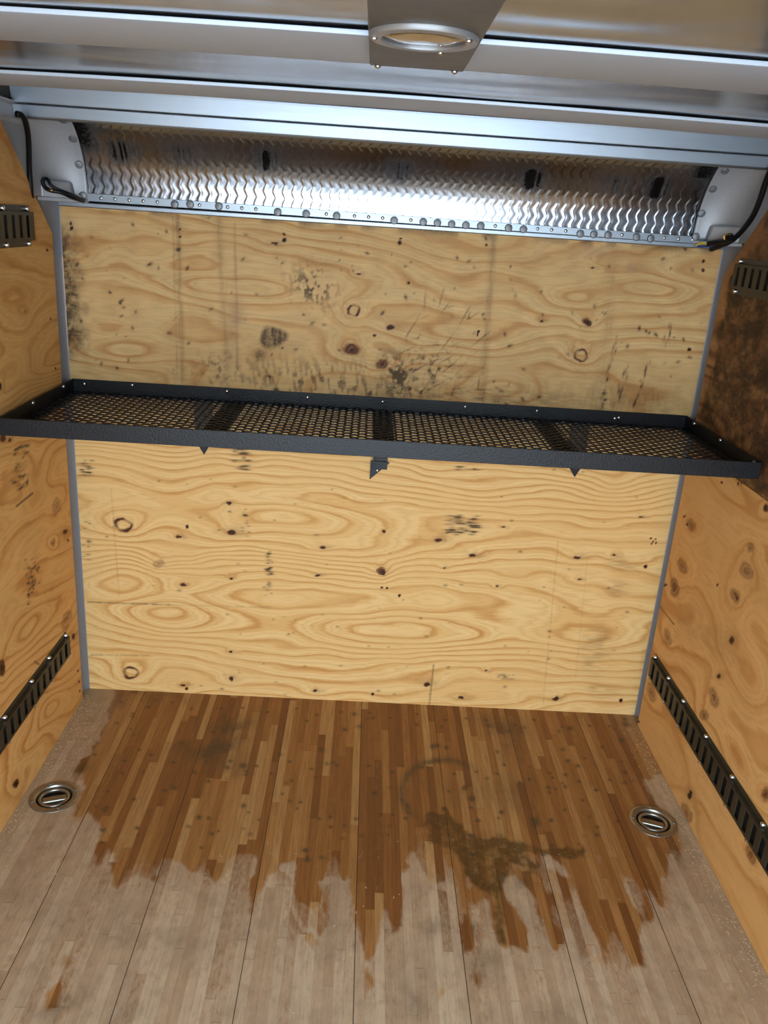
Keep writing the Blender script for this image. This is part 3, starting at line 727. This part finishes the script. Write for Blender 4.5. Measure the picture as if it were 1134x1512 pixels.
roof_bow(-0.966, -0.790, 2.0165, 'wide grey roof beam nearest the front wall, next to the bright aluminium rail')
roof_bow(-1.550, -1.335, 2.0172, 'wide grey roof beam that carries the dome light bracket')

# aluminium rail where roof meets the curved nose
rail = empty('header_rail', (0, -0.30, 2.0), 'bright aluminium rail across the roof above the tread plate', 'rail')
MB().prism([(-0.298, 2.083), (-0.296, 2.077), (-0.289, 2.037), (-0.284, 2.0345), (-0.272, 2.040), (-0.272, 2.083)], 0, -1.088, 1.076).build('upper_face', ALU, rail, bevel=0.0015)
MB().prism([(-0.287, 2.0325), (-0.286, 2.028), (-0.282, 2.004), (-0.279, 1.999), (-0.272, 1.997), (-0.264, 2.002), (-0.264, 2.045), (-0.271, 2.039)], 0, -1.088, 1.076).build('lower_face', ALU, rail, bevel=0.0015)
# side top rails
for sgn, nm, lb in ((-1, 'left', 'grey metal rail along the top of the left wall'), (1, 'right', 'grey metal rail along the top of the right wall')):
    MB().prism([(sgn*1.114, 1.985), (sgn*1.095, 1.985), (sgn*1.088, 1.995), (sgn*1.088, 2.03), (sgn*1.078, 2.034), (sgn*1.078, 2.04), (sgn*1.114, 2.045)], 1, REAR, -0.22).build('trim_'+nm, CAST, kind='structure', label=lb, bevel=0.001)

# ------------------------------------------------------------------ tread plate nose
R0, ZB = 0.25, 1.806
def arc(t): return -R0+R0*math.cos(t), ZB+R0*math.sin(t)
def make_tread():
    L = R0*math.pi/2
    xs = np.linspace(-0.992, 0.982, 900); ss = np.linspace(0, L, 180)
    X, S_ = np.meshgrid(xs, ss, indexing='ij')
    PIT, ROW = 0.030, 0.021
    disp = np.zeros_like(X)
    r = np.round(S_/ROW)
    for dr in (-1, 0, 1):
        rr = r+dr; par = np.mod(rr, 2)
        for dk in (-1, 0, 1):
            k = np.round(X/PIT)+dk
            dx = X-k*PIT; ds = S_-rr*ROW
            sg = np.where(par > 0.5, 1, -1); c = math.cos(math.radians(66)); s = math.sin(math.radians(66))
            a = dx*c+sg*ds*s; b = -sg*dx*s+ds*c
            d2 = (a/0.0135)**2+(b/0.0038)**2
            disp = np.maximum(disp, np.clip(1-d2, 0, 1)**0.7)
    disp = disp*0.00055+0.0012*vn(X*5, S_*7, 3)+0.00030*np.sin(X*2*np.pi/0.030+1.1*np.sin(S_*2*np.pi/0.042))
    th = S_/R0; rad = R0-disp
    Y = -R0+rad*np.cos(th); Z = ZB+rad*np.sin(th)
    A = np.stack([X, Y, Z], -1)
    W = np.zeros_like(X)
    rs = np.random.RandomState(4)
    zc = Z
    for (cx, wd, st) in [(-0.853, 0.035, 1.0), (-0.412, 0.030, 0.9), (0.0, 0.030, 0.95), (0.42, 0.03, 0.9), (0.815, 0.035, 1.0), (-0.66, 0.05, 0.42), (0.68, 0.05, 0.40)]:  # streaky dark blotches spaced along the plate
        xx = X-cx-0.10*(zc-1.95)*np.sign(cx)*-1
        W += st*np.exp(-(xx/wd)**2)*(0.95+0.75*vn(X*150, zc*14, 2))*sstep(1.895, 1.93, zc)*(1-sstep(1.955, 1.985, zc))
    W += 0.7*np.exp(-((X+0.97)/0.05)**2)*sstep(1.9, 1.97, zc)  # darker at the upper ends
    W += 0.7*np.exp(-((X-0.94)/0.035)**2)*sstep(1.97, 1.985, zc)
    W += 0.4*np.exp(-((X+0.95)/0.06)**2)*np.exp(-((zc-1.86)/0.03)**2)
    W += (0.10+0.10*vn(X*9, S_*12, 5))*sstep(1.92, 1.96, zc)  # slightly darker towards the top
    at = np.stack([np.clip(W, 0, 1), W*0, W*0, W*0], -1)
    t = empty('tread_plate', (0, -0.05, ZB), 'curved shiny diamond tread plate above the plywood front wall', 'metal panel')
    grid_object('curved_sheet', A, TREAD, {'dark_marks': at}, parent=t)
    return t
tread = make_tread()
strip = empty('rivet_strip', (0, -0.004, 1.80), 'flat riveted aluminium strip along the foot of the tread plate', 'metal strip')
zl = lambda x: 1.8015-0.0035*(x+0.1)
MB().hexa([(-0.99,-0.009,1.791),(0.985,-0.009,1.785),(0.985,-0.004,1.785),(-0.99,-0.004,1.791),(-0.99,-0.009,1.815),(0.985,-0.009,1.807),(0.985,-0.004,1.807),(-0.99,-0.004,1.815)]).build('strip', ALU, strip, bevel=0.001)
BOLT_PX = [(258,301.5),(280.5,301.5),(323,304.5),(410,313),(452,315.5),(497,318.5),(582,325.5),(625,327.6),(646,329),(667,331),(688,332.5),(710,333.4),(751,336.6),(773,338.6),(857,345),(877,346),(898,347),(940,350),(961,352.2)]
bolt_x = []
for q in BOLT_PX:
    p = on_plane(q, 1, -0.011); bolt_x.append(p[0])
    MB().lathe((p[0], -0.009, p[2]), (0, -1, 0), [(0.0125, 0), (0.0125, 0.003), (0.0105, 0.006), (0.004, 0.0075)], 14).build('bolt', DULL_BOLT, strip, autosmooth=0.5)
for k in range(43):
    px = 149+k*20.8
    p = on_plane((px, 292.5+(px-149)*0.0705), 1, -0.009)
    if min(abs(p[0]-b) for b in bolt_x) < 0.026: continue
    MB().lathe((p[0], -0.009, p[2]), (0, -1, 0), [(0.0058, 0), (0.005, 0.002), (0.002, 0.0032)], 10).build('rivet', STEEL, strip, smooth=True)
# J trim capping the plywood
MB().prism([(0.0, 1.771), (-0.006, 1.7715), (-0.0075, 1.774), (-0.0075, 1.784), (-0.005, 1.7865), (0.0, 1.787), (0.02, 1.787), (0.02, 1.771)], 0, -1.078, 1.078).build('trim_1', ALU, kind='structure', bevel=0.0008, label='bright metal trim capping the plywood front wall')
MB().box((-1.0, -0.003, 1.784), (1.0, 0.0, 1.795)).build('trim_2', GAPM, kind='structure', label='dark joint line above the capping trim')

# ------------------------------------------------------------------ corner posts
def corner_post(sg, label):
    x = -1.0 if sg < 0 else 1.0
    o = []
    for k in range(13):
        g = k/12
        o.append((sg*(1.0755+0.028*math.sin(g*math.pi/2)**1.3), 0.004-0.088*(1-math.cos(g*math.pi/2))))
    prof = o+[(sg*1.112, -0.10), (sg*1.112, 0.02), (sg*1.0755, 0.02)]
    return MB().prism(prof, 2, 0.0, 1.80).build('corner_post', POST, label=label, cat='post', autosmooth=0.6)
corner_post(-1, 'grey painted steel corner post at the left end of the plywood front wall')
corner_post(1, 'grey painted steel corner post at the right end of the plywood front wall')

# ------------------------------------------------------------------ corner castings
def corner_cap(sg, xi, xo, label, bolts):
    t = empty('corner_casting', (sg*(xi+xo)/2, -0.05, 1.8), label, 'corner casting')
    rows = []
    NT_, NU = 28, 34
    for i in range(NT_):
        th = i/(NT_-1)*math.radians(64)
        z = 1.796+ (R0+0.004)*math.sin(th)
        ya = -R0+(R0-0.007)*math.cos(th)
        row = []
        for j in range(NU):
            u = j/(NU-1)
            if u < 0.72:
                g = u/0.72*math.pi/2
                e = 0.55
                xx = xi+(xo-xi)*math.sin(g)**e if False else xi+(xo-xi)*(math.sin(g)**1.0)
                yy = ya-0.11*(1-math.cos(g)**1.0)
            else:
                xx = xo; yy = ya-0.11-(u-0.72)/0.28*0.34
            row.append((sg*xx, yy, z))
        rows.append(row)
    A = np.array(rows)
    b = MB(); n, m = NT_, NU
    V = A.reshape(-1, 3); F = [(i*m+j, i*m+j+1, (i+1)*m+j+1, (i+1)*m+j) for i in range(n-1) for j in range(m-1)]
    b.add(V, F)
    o = b.build('shell', CAST, t, smooth=True)
    md = o.modifiers.new('thick', 'SOLIDIFY'); md.thickness = 0.006; md.offset = 0
    # moulded flat pocket at the foot, and the bottom lip
    xa, xb = xi+0.035, xo-0.004
    MB().hexa([(sg*xa,-0.040,1.792),(sg*xb,-0.100,1.792),(sg*xb,-0.03,1.792),(sg*xa,0.0,1.792),(sg*(xa+0.008),-0.048,1.845),(sg*xb,-0.104,1.845),(sg*xb,-0.03,1.845),(sg*(xa+0.008),0.0,1.845)]).build('pocket', CAST, t, bevel=0.006)
    MB().hexa([(sg*xi,-0.012,1.784),(sg*(xo+0.004),-0.112,1.784),(sg*(xo+0.004),0.0,1.784),(sg*xi,0.0,1.784),(sg*xi,-0.012,1.796),(sg*(xo+0.004),-0.112,1.796),(sg*(xo+0.004),0.0,1.796),(sg*xi,0.0,1.796)]).build('bottom_lip', CAST, t, bevel=0.003)
    for q in bolts:
        # walk along the view ray onto the inside edge of the shell
        best = None
        for i in range(n):
            for j in range(0, int(m*0.7)):
                px, py = project(A[i, j]); d = math.hypot(px-q[0], py-q[1])
                if best is None or d < best[0]: best = (d, i, j)
        _, i, j = best
        i = min(max(i, 1), n-2); j = min(max(j, 1), m-2)
        p = Vector(A[i, j]); du = Vector(A[i, j+1])-Vector(A[i, j-1]); dv = Vector(A[i+1, j])-Vector(A[i-1, j])
        nn = du.cross(dv).normalized()
        if nn.dot(Vector(CAM)-p) < 0: nn = -nn
        MB().lathe(p+nn*0.002, nn, [(0.0125, 0), (0.0125, 0.003), (0.010, 0.006), (0.003, 0.0075)], 12).build('bolt', DULL_BOLT, t, autosmooth=0.5)
    return t
corner_cap(-1, 0.981, 1.098, 'grey cast corner piece at the top left, between tread plate and left wall', [(106, 205), (117, 244), (91, 176), (124, 291)])
corner_cap(1, 0.969, 1.086, 'grey cast corner piece at the top right, between tread plate and right wall', [(1071, 253), (1051, 280), (1036, 316), (1025, 354)])

# ------------------------------------------------------------------ cables
def P(px, py, y): return on_plane((px, py), 1, y)
cl = empty('electrical_cable', tuple(P(44, 240, -0.24)), 'black cable running straight down the top left corner casting', 'cable')
MB().tube([P(24, 168, -0.345), P(34, 172, -0.325), P(40, 190, -0.295), P(42.5, 215, -0.265), P(43.5, 250, -0.232), P(45.5, 280, -0.215), P(46.5, 291, -0.205)], 0.008, 10).build('sheath', CABLE, cl, smooth=True)
cl2 = empty('electrical_cable', tuple(P(80, 282, -0.12)), 'short black taped cable end looped on the top left corner casting', 'cable')
MB().tube([P(66, 263, -0.125), P(63, 268, -0.13), P(66, 276, -0.13), P(74, 281, -0.13), P(90, 284, -0.12), P(108, 292, -0.09), P(124, 297, -0.03)], 0.0062, 10).build('sheath', CABLE, cl2, smooth=True)
MB().tube([P(67, 263, -0.125), P(71, 266, -0.128), P(76, 274, -0.13), P(86, 280, -0.122), P(102, 286, -0.10), P(122, 295, -0.03)], 0.0052, 10).build('sheath', CABLE, cl2, smooth=True)
MB().tube([P(73.5, 280.5, -0.139), P(78, 281.5, -0.139)], 0.0035, 8, False).build('contact', BRASS, cl2, smooth=True, label='brass coloured contact')
MB().tube([P(108, 288, -0.07), P(116, 289, -0.05), P(122, 293, -0.03)], 0.003, 8).build('wire', WHITEW, cl2, smooth=True, label='white wire')
cr = empty('electrical_cable', tuple(P(1100, 335, -0.16)), 'black cable with loose coloured wire ends on the top right corner casting', 'cable')
MB().tube([P(1140, 245, -0.30), P(1131, 268, -0.275), P(1122, 295, -0.25), P(1112, 318, -0.22), P(1098, 338, -0.185), P(1083, 353, -0.15), P(1068, 361, -0.11), P(1050, 368, -0.05)], 0.0085, 10).build('sheath', CABLE, cr, smooth=True)
MB().tube([P(1082, 352, -0.155), P(1074, 355, -0.14), P(1062, 357, -0.11), P(1046, 360, -0.07)], 0.0085, 10).build('tape_wrap', CABLE, cr, smooth=True)
MB().lathe(P(1076, 352, -0.162), tuple(np.array([-0.1, -1, 0.45])), [(0.013, 0), (0.013, 0.010), (0.009, 0.010)], 16).build('connector_plug', CABLE, cr, autosmooth=0.5)
MB().tube([P(1076+7*math.cos(a), 351+5*math.sin(a), -0.176) for a in np.linspace(2.6, 5.2, 7)], 0.0024, 8).build('contact', BRASS, cr, smooth=True, label='brass coloured contact ring')
MB().tube([P(1048, 361, -0.075), P(1036, 359, -0.05), P(1028, 362, -0.03)], 0.003, 8).build('wire', YELLOW, cr, smooth=True, label='yellow wire')
MB().tube([P(1052, 360, -0.085), P(1042, 358, -0.06), P(1034, 357.5, -0.04)], 0.0026, 8).build('wire', WHITEW, cr, smooth=True, label='white wire')
MB().tube([P(1052, 363, -0.075), P(1040, 364, -0.05), P(1030, 364, -0.03)], 0.003, 8).build('wire', BLUEW, cr, smooth=True, label='dark blue wire')

# ------------------------------------------------------------------ E tracks on the side walls
def grid_plate(us, vs, skip, to3, mat, name, parent, thick):
    b = MB(); m = len(vs)
    V = [to3(u, v) for u in us for v in vs]
    F = [(i*m+j, (i+1)*m+j, (i+1)*m+j+1, i*m+j+1) for i in range(len(us)-1) for j in range(m-1) if not skip(i, j)]
    b.add(V, F); o = b.build(name, mat, parent)
    md = o.modifiers.new('thick', 'SOLIDIFY'); md.thickness = thick; md.offset = 0
    return o
def e_track(xw, sg, y_end, y_far, z0, z1, bolts_top, bolts_bot, label, first_slot=0.030):
    """sg: +1 the strip faces +X (left wall), -1 faces -X"""
    t = empty('cargo_track', (xw, y_end, (z0+z1)/2), label, 'track')
    h = z1-z0; raise_ = 0.013
    zf0, zf1 = z0+0.018, z1-0.018       # raised centre between two flanges
    PITCH = 0.0508
    us = [0.0]; slot = []
    u = first_slot-0.013
    while u < (y_end-y_far)-0.03:
        us += [u, u+0.026]; slot.append(len(us)-2); u += PITCH
    us.append(y_end-y_far)
    slotset = set(slot)
    vs = [zf0, zf0+0.008, zf1-0.008, zf1]
    grid_plate(us, vs, lambda i, j: i in slotset and j == 1, lambda u, v: (xw+sg*raise_, y_end-u, v), ETRACK, 'slotted_face', t, 0.003)
    fl = MB()
    for (a, b_) in ((z0, zf0), (zf1, z1)):
        fl.box((min(xw, xw+sg*0.003), y_far, a), (max(xw, xw+sg*0.003), y_end, b_))
    fl.build('flange', ETRACK, t, bevel=0.0008)
    wb_ = MB()
    for z in (zf0, zf1): wb_.box((min(xw, xw+sg*raise_), y_far, z-0.0015), (max(xw, xw+sg*raise_), y_end, z+0.0015))
    wb_.box((min(xw, xw+sg*raise_), y_end-0.003, zf0), (max(xw, xw+sg*raise_), y_end, zf1))
    wb_.build('web', ETRACK, t)
    MB().box((min(xw+sg*0.0005, xw+sg*0.002), y_far, zf0), (max(xw+sg*0.0005, xw+sg*0.002), y_end, zf1)).build('slot_shade_strip', SLOT_SHADE, t)  # added dark strip, paints the shade seen through the slots
    for (yy, z) in [(y, z1-0.009) for y in bolts_top]+[(y, z0+0.009) for y in bolts_bot]:
        MB().lathe((xw+sg*0.003, yy, z), (sg, 0, 0), [(0.0075, 0), (0.0075, 0.003), (0.006, 0.007), (0.002, 0.009)], 12).build('bolt', STEEL, t, autosmooth=0.5, label='shiny zinc bolt')
    return t
def ys_on(pts, x): return [float(on_plane(q, 0, x)[1]) for q in pts]
rt = ys_on([(940+a/4.2, 950+b/4.2) for a, b in [(117,72),(200,205),(292,345),(433,562),(595,812),(785,1105)]], XR-0.006)
rb = ys_on([(940+a/4.2, 950+b/4.2) for a, b in [(82,187),(170,355),(258,507),(393,733),(552,996),(682,1222)]], XR-0.006)
lt = ys_on([(a/7.56, 920+b/7.56) for a, b in [(735,120),(548,362),(353,617),(52,1012)]], XL+0.006)
lb_ = ys_on([(a/7.56, 920+b/7.56) for a, b in [(765,335),(578,645),(380,925),(95,1325)]], XL+0.006)
print('track bolts', rt, rb, lt, lb_)
e_track(XL, 1, min(-0.10, max(lt)+0.012), -3.2, 0.245, 0.352, lt, lb_, 'dark slotted cargo track low on the left wall near the floor', 0.040)
e_track(XR, -1, max(rt)+0.012, -3.2, 0.227, 0.340, rt, rb, 'dark slotted cargo track low on the right wall near the floor', 0.034)
ul = ys_on([(3, 300), (39, 300)], XL+0.006); ulb = ys_on([(10, 359), (43, 357)], XL+0.006)
ur = ys_on([(1095, 377)], XR-0.006); urb = ys_on([(1085, 431)], XR-0.006)
e_track(XL, 1, on_plane((50, 330), 0, XL+0.013)[1], -3.2, 1.655, 1.768, ul, ulb, 'dark slotted cargo track at the top of the left wall', 0.045)
e_track(XR, -1, on_plane((1082, 410), 0, XR-0.013)[1], -3.2, 1.645, 1.752, ur, urb, 'dark slotted cargo track at the top of the right wall', 0.030)

# ------------------------------------------------------------------ the shelf
def make_shelf():
    t = empty('wall_shelf', (0, 0, 1.168), 'long black steel mesh shelf fixed across the plywood front wall', 'shelf')
    x0, x1, y1, z0, z1 = -1.068, 1.060, -0.600, 1.168, 1.217
    th = 0.004
    MB().prism([(y1, z0), (y1, z1), (y1+th, z1), (y1+th, z0+th), (y1+0.035, z0+th), (y1+0.035, z0)], 0, x0, x1).build('front_rail', SHELF, t, bevel=0.001)
    MB().prism([(-0.001, z0), (-0.001, z1), (-0.001-th, z1), (-0.001-th, z0+th), (-0.036, z0+th), (-0.036, z0)], 0, x0, x1).build('back_rail', SHELF, t, bevel=0.001)
    for xa, s in ((x0, 1), (x1, -1)):
        MB().prism([(xa, z0), (xa, z1), (xa+s*th, z1), (xa+s*th, z0+th), (xa+s*0.035, z0+th), (xa+s*0.035, z0)], 1, y1+th, -0.005).build('end_rail', SHELF, t, bevel=0.001)
    # expanded metal sheet
    b = MB(); LW, SWD, ST = 0.046, 0.034, 0.0088
    zt0, zt1 = z0+th, z0+th+0.0036
    ny = int(0.575/SWD); ya = -0.012
    nx = int((x1-x0-0.02)/(LW/2)); xa = x0+0.010
    for r in range(ny):
        for par in (0, 1):
            V = []; F = []
            yb = ya-r*SWD-SWD/2
            for k in range(nx+1):
                # zigzag strand; touching its neighbour at the bonds
                bond = 1 if (k % 2) == 0 else -1
                yc = yb+ (1 if par else -1)*bond*(SWD/4-ST*0.15)+ (SWD/4 if par else -SWD/4)
                x = xa+k*LW/2
                for (xx) in (x-0.0058, x+0.0058):
                    V += [(xx, yc-ST/2, zt0), (xx, yc+ST/2, zt0), (xx, yc+ST/2, zt1+0.001*(bond*(1 if par else -1))), (xx, yc-ST/2, zt1)]
            n = len(V)//4
            for i in range(n-1):
                for j in range(4): F.append((i*4+j, i*4+(j+1) % 4, (i+1)*4+(j+1) % 4, (i+1)*4+j))
            F += [(0, 1, 2, 3), tuple((n-1)*4+j for j in range(4))]
            b.add(V, F)
    b.build('mesh_deck', SHELF, t)
    # three angle iron braces: a flat under the deck, and the arm down to the wall
    for (xc, w) in ((-0.505, 0.066), (-0.002, 0.062), (0.545, 0.068)):
        MB().prism([(xc-w/2, z0-0.001), (xc+w/2, z0-0.001), (xc+w/2, z0+th-0.0005), (xc-w/2, z0+th-0.0005)], 1, y1+0.036, -0.037).build('cross_strap', SHELF, t, bevel=0.0008)
    def arm(xc, w, tipx, ztip, ztop):
        # angle iron lying against the wall, cut to a point at the foot, then bent out under the deck
        b = MB(); th2 = 0.004
        b.add([(xc-w/2, -0.001, ztop), (xc+w/2, -0.001, ztop), (tipx, -0.001, ztip), (xc-w/2, -0.001-th2, ztop), (xc+w/2, -0.001-th2, ztop), (tipx, -0.001-th2, ztip)],
              [(0, 1, 2), (3, 5, 4), (0, 3, 4, 1), (1, 4, 5, 2), (2, 5, 3, 0)])
        b.hexa([(xc-w/2, -0.005, ztop), (xc+w/2, -0.005, ztop), (xc+w/2, -0.001, ztop), (xc-w/2, -0.001, ztop), (xc-w/2, -0.005, z0), (xc+w/2, -0.005, z0), (xc+w/2, -0.001, z0), (xc-w/2, -0.001, z0)])
        return b
    arm(-0.622, 0.062, -0.622, 0.974, 1.028).build('bracket', SHELF, t)
    arm(0.692, 0.066, 0.698, 0.970, 1.024).build('bracket', SHELF, t)
    # middle bracket: upright angle with a triangular foot plate
    br = MB()
    br.box((-0.026, -0.032, 0.958), (-0.022, -0.001, z0)).box((-0.022, -0.006, 0.958), (0.026, -0.001, z0))
    br.add([(-0.034, -0.012, 0.920), (0.034, -0.012, 0.986), (-0.034, -0.012, 0.990), (-0.034, -0.008, 0.920), (0.034, -0.008, 0.986), (-0.034, -0.008, 0.990)],
           [(0, 2, 1), (3, 4, 5), (0, 1, 4, 3), (1, 2, 5, 4), (2, 0, 3, 5)])
    bo = br.build('bracket', SHELF, t)
    p = on_plane((557, 694.5), 1, -0.012)
    MB().lathe((p[0], -0.012, p[2]), (0, -1, 0), [(0.006, 0), (0.0055, 0.002), (0.002, 0.0035)], 12).build('screw', STEEL, bo, smooth=True, label='shiny screw head')
    for q in [(124, 567), (195, 569), (335, 578), (454, 587), (565, 593.5), (687, 601), (793, 607), (908, 618), (914, 617)]:
        p = on_plane(q, 1, -0.006)
        MB().lathe((p[0], -0.005, p[2]), (0, -1, 0), [(0.0062, 0), (0.0055, 0.002), (0.002, 0.0035)], 12).build('screw', STEEL, t, smooth=True, label='shiny screw head')
    for q, xw, s in [((47, 593), x0+th, 1), ((92, 568), x0+th, 1), ((1027, 623), x1-th, -1), ((1065, 650), x1-th, -1), ((1115, 683), x1-th, -1)]:
        p = on_plane(q, 0, xw)
        MB().lathe((xw, p[1], min(max(p[2], 1.185), 1.210)), (s, 0, 0), [(0.006, 0), (0.006, 0.004), (0.004, 0.007), (0.002, 0.008)], 12).build('screw', STEEL, t, smooth=True, label='shiny screw head')
make_shelf()

# ------------------------------------------------------------------ dome light on its bracket
def _lens():
    t = NT('clear_lens'); n = t.noise(t.coords((1, 1, 1)), 60, 3)
    t.base(t.mix(n, rgb(180, 170, 162), rgb(205, 200, 195))); t.p(Metallic=1.0, Roughness=0.10); t.bump(n, 0.05, 0.001); return t.m
PLATE = metal('grey_painted_bracket', rgb(92, 90, 86), 0.45, 0.5, 0.06, 0.02, 30)
dl = empty('dome_light', (-0.019, -1.667, 2.012), 'round dome light with clear lens on a grey ceiling bracket', 'light')
zc = 2.012
MB().hexa([(-0.090,-2.25,zc),(0.054,-2.25,zc),(0.054,-1.432,zc),(-0.088,-1.432,zc),(-0.090,-2.25,zc+0.0150),(0.054,-2.25,zc+0.0150),(0.054,-1.432,zc+0.0150),(-0.088,-1.432,zc+0.0150)]).build('bracket', PLATE, dl, bevel=0.002)
bz = MB(); bz.open = True
bz.lathe((-0.019, -1.667, zc), (0, 0, -1), [(0.069, 0), (0.069, 0.003), (0.067, 0.006), (0.057, 0.0075), (0.0535, 0.006), (0.0525, 0.001)], 40)
BEZEL = metal('grey_bezel', rgb(150, 150, 148), 0.4, 0.5, 0.05)
bezel = bz.build('bezel', BEZEL, dl, autosmooth=0.6)
MB().lathe((-0.019, -1.667, zc), (0, 0, -1), [(0.0535, 0.0), (0.0525, 0.0035), (0.035, 0.0045), (0.0, 0.005)], 36).build('lens', _lens(), dl, smooth=True)
for a in (1.15, 3.25, 5.75):
    MB().lathe((-0.019+0.062*math.cos(a), -1.667+0.062*math.sin(a), zc-0.0065), (0, 0, -1), [(0.0048, 0), (0.004, 0.0025), (0.0015, 0.004)], 12).build('screw', STEEL, bezel, smooth=True)
for x in (-0.076, 0.040):
    MB().lathe((x, -1.438, zc), (0, 0, -1), [(0.0055, 0), (0.0045, 0.003), (0.002, 0.0045)], 12).build('screw', STEEL, dl, smooth=True)

# ------------------------------------------------------------------ recessed floor rings
RINGM = metal('worn_zinc', rgb(158, 152, 138), 0.34, 0.9, 0.16, 0.06, 120)
def _dirt():
    t = NT('dusty_recess'); n = t.noise(t.coords(), 90, 4)
    t.base(t.mix(n, rgb(104, 82, 54), rgb(160, 138, 104))); t.p(Roughness=0.8); return t.m
DIRT = _dirt()
def tie_down(x, y, rot, label):
    t = empty('tie_down_ring', (x, y, 0.0), label, 'tie down')
    pan = MB(); pan.open = True
    pan.lathe((x, y, 0), (0, 0, 1), [(0.0765, 0.0003), (0.076, 0.0025), (0.073, 0.004), (0.058, 0.004), (0.0555, 0.002), (0.053, -0.006), (0.050, -0.020)], 44)
    pan.build('flange', RINGM, t, autosmooth=0.8)
    MB().lathe((x, y, 0), (0, 0, 1), [(0.0505, -0.020), (0.03, -0.022), (0.0, -0.022)], 32).build('recess', DIRT, t, smooth=True, label='dirty bottom of the recess')
    c, s = math.cos(rot), math.sin(rot)
    def W(a, b, z): return (x+a*c-b*s, y+a*s+b*c, z)
    pts = [W(0.043*math.cos(g), 0.040*math.sin(g), -0.004) for g in np.linspace(0, 2*math.pi, 17)[:-1]]
    MB().tube(pts, 0.0056, 10, True, True).build('ring', RINGM, t, smooth=True)
    q = [(-0.040, -0.015), (0.040, -0.015), (0.040, 0.015), (-0.040, 0.015)]
    MB().hexa([W(a, b, -0.016) for a, b in q]+[W(a*0.9, b*0.8, -0.004) for a, b in q]).build('centre_bar', RINGM, t, bevel=0.003)
    for k in range(4):
        g = rot+math.radians(10+90*k)
        MB().lathe((x+0.0655*math.cos(g), y+0.0655*math.sin(g), 0.004), (0, 0, 1), [(0.0052, 0), (0.0045, 0.0012), (0.0015, 0.0015)], 12).build('screw', DULL_BOLT, t, smooth=True, label='dark screw head')
tie_down(*RING_SPOTS[0], 'round recessed metal tie-down ring in the floor beside the left wall')
tie_down(*RING_SPOTS[1], 'round recessed metal tie-down ring in the floor beside the right wall')

# ------------------------------------------------------------------ sawdust and chips
def sawdust():
    rs = np.random.RandomState(12); b = MB()
    def chip(x, y, s):
        a = rs.rand()*6.28; l = s*(0.8+rs.rand()); w = s*0.5; c, n = math.cos(a), math.sin(a); h = s*0.35
        q = [(-l, -w), (l, -w), (l, w), (-l, w)]
        b.hexa([(x+p*c-r*n, y+p*n+r*c, 0.0002) for p, r in q]+[(x+0.8*(p*c-r*n), y+0.8*(p*n+r*c), h) for p, r in q])
    for k in range(1500):
        side = rs.rand() < 0.5; y = -0.05-1.75*rs.rand(); d = rs.exponential(0.024)+0.004
        if d > 0.13: continue
        x = XL+d if side else XR-d
        if any(math.hypot(x-a, y-c) < 0.081 for a, c, _ in RING_SPOTS): continue
        chip(x, y, 0.0009+0.0016*rs.rand())
    for k in range(300):
        x = XL+0.005+0.11*rs.rand(); y = -0.10-0.5*rs.rand()**1.5
        if any(math.hypot(x-a, y-c) < 0.081 for a, c, _ in RING_SPOTS): continue
        chip(x, y, 0.001+0.0016*rs.rand())
    for k in range(170):
        x = XL+0.02+(XR-XL-0.04)*rs.rand(); y = -0.75-0.85*rs.rand()
        if any(math.hypot(x-a, y-c) < 0.081 for a, c, _ in RING_SPOTS): continue
        chip(x, y, 0.0010+0.0014*rs.rand())
    t = NT('pale_sawdust'); n = t.noise(t.coords(), 500, 2)
    t.base(t.mix(n, rgb(150, 122, 84), rgb(222, 204, 170))); t.p(Roughness=0.85)
    b.build('sawdust', t.m, kind='stuff', label='pale sawdust and small wood chips along the foot of the side walls', cat='sawdust')
sawdust()
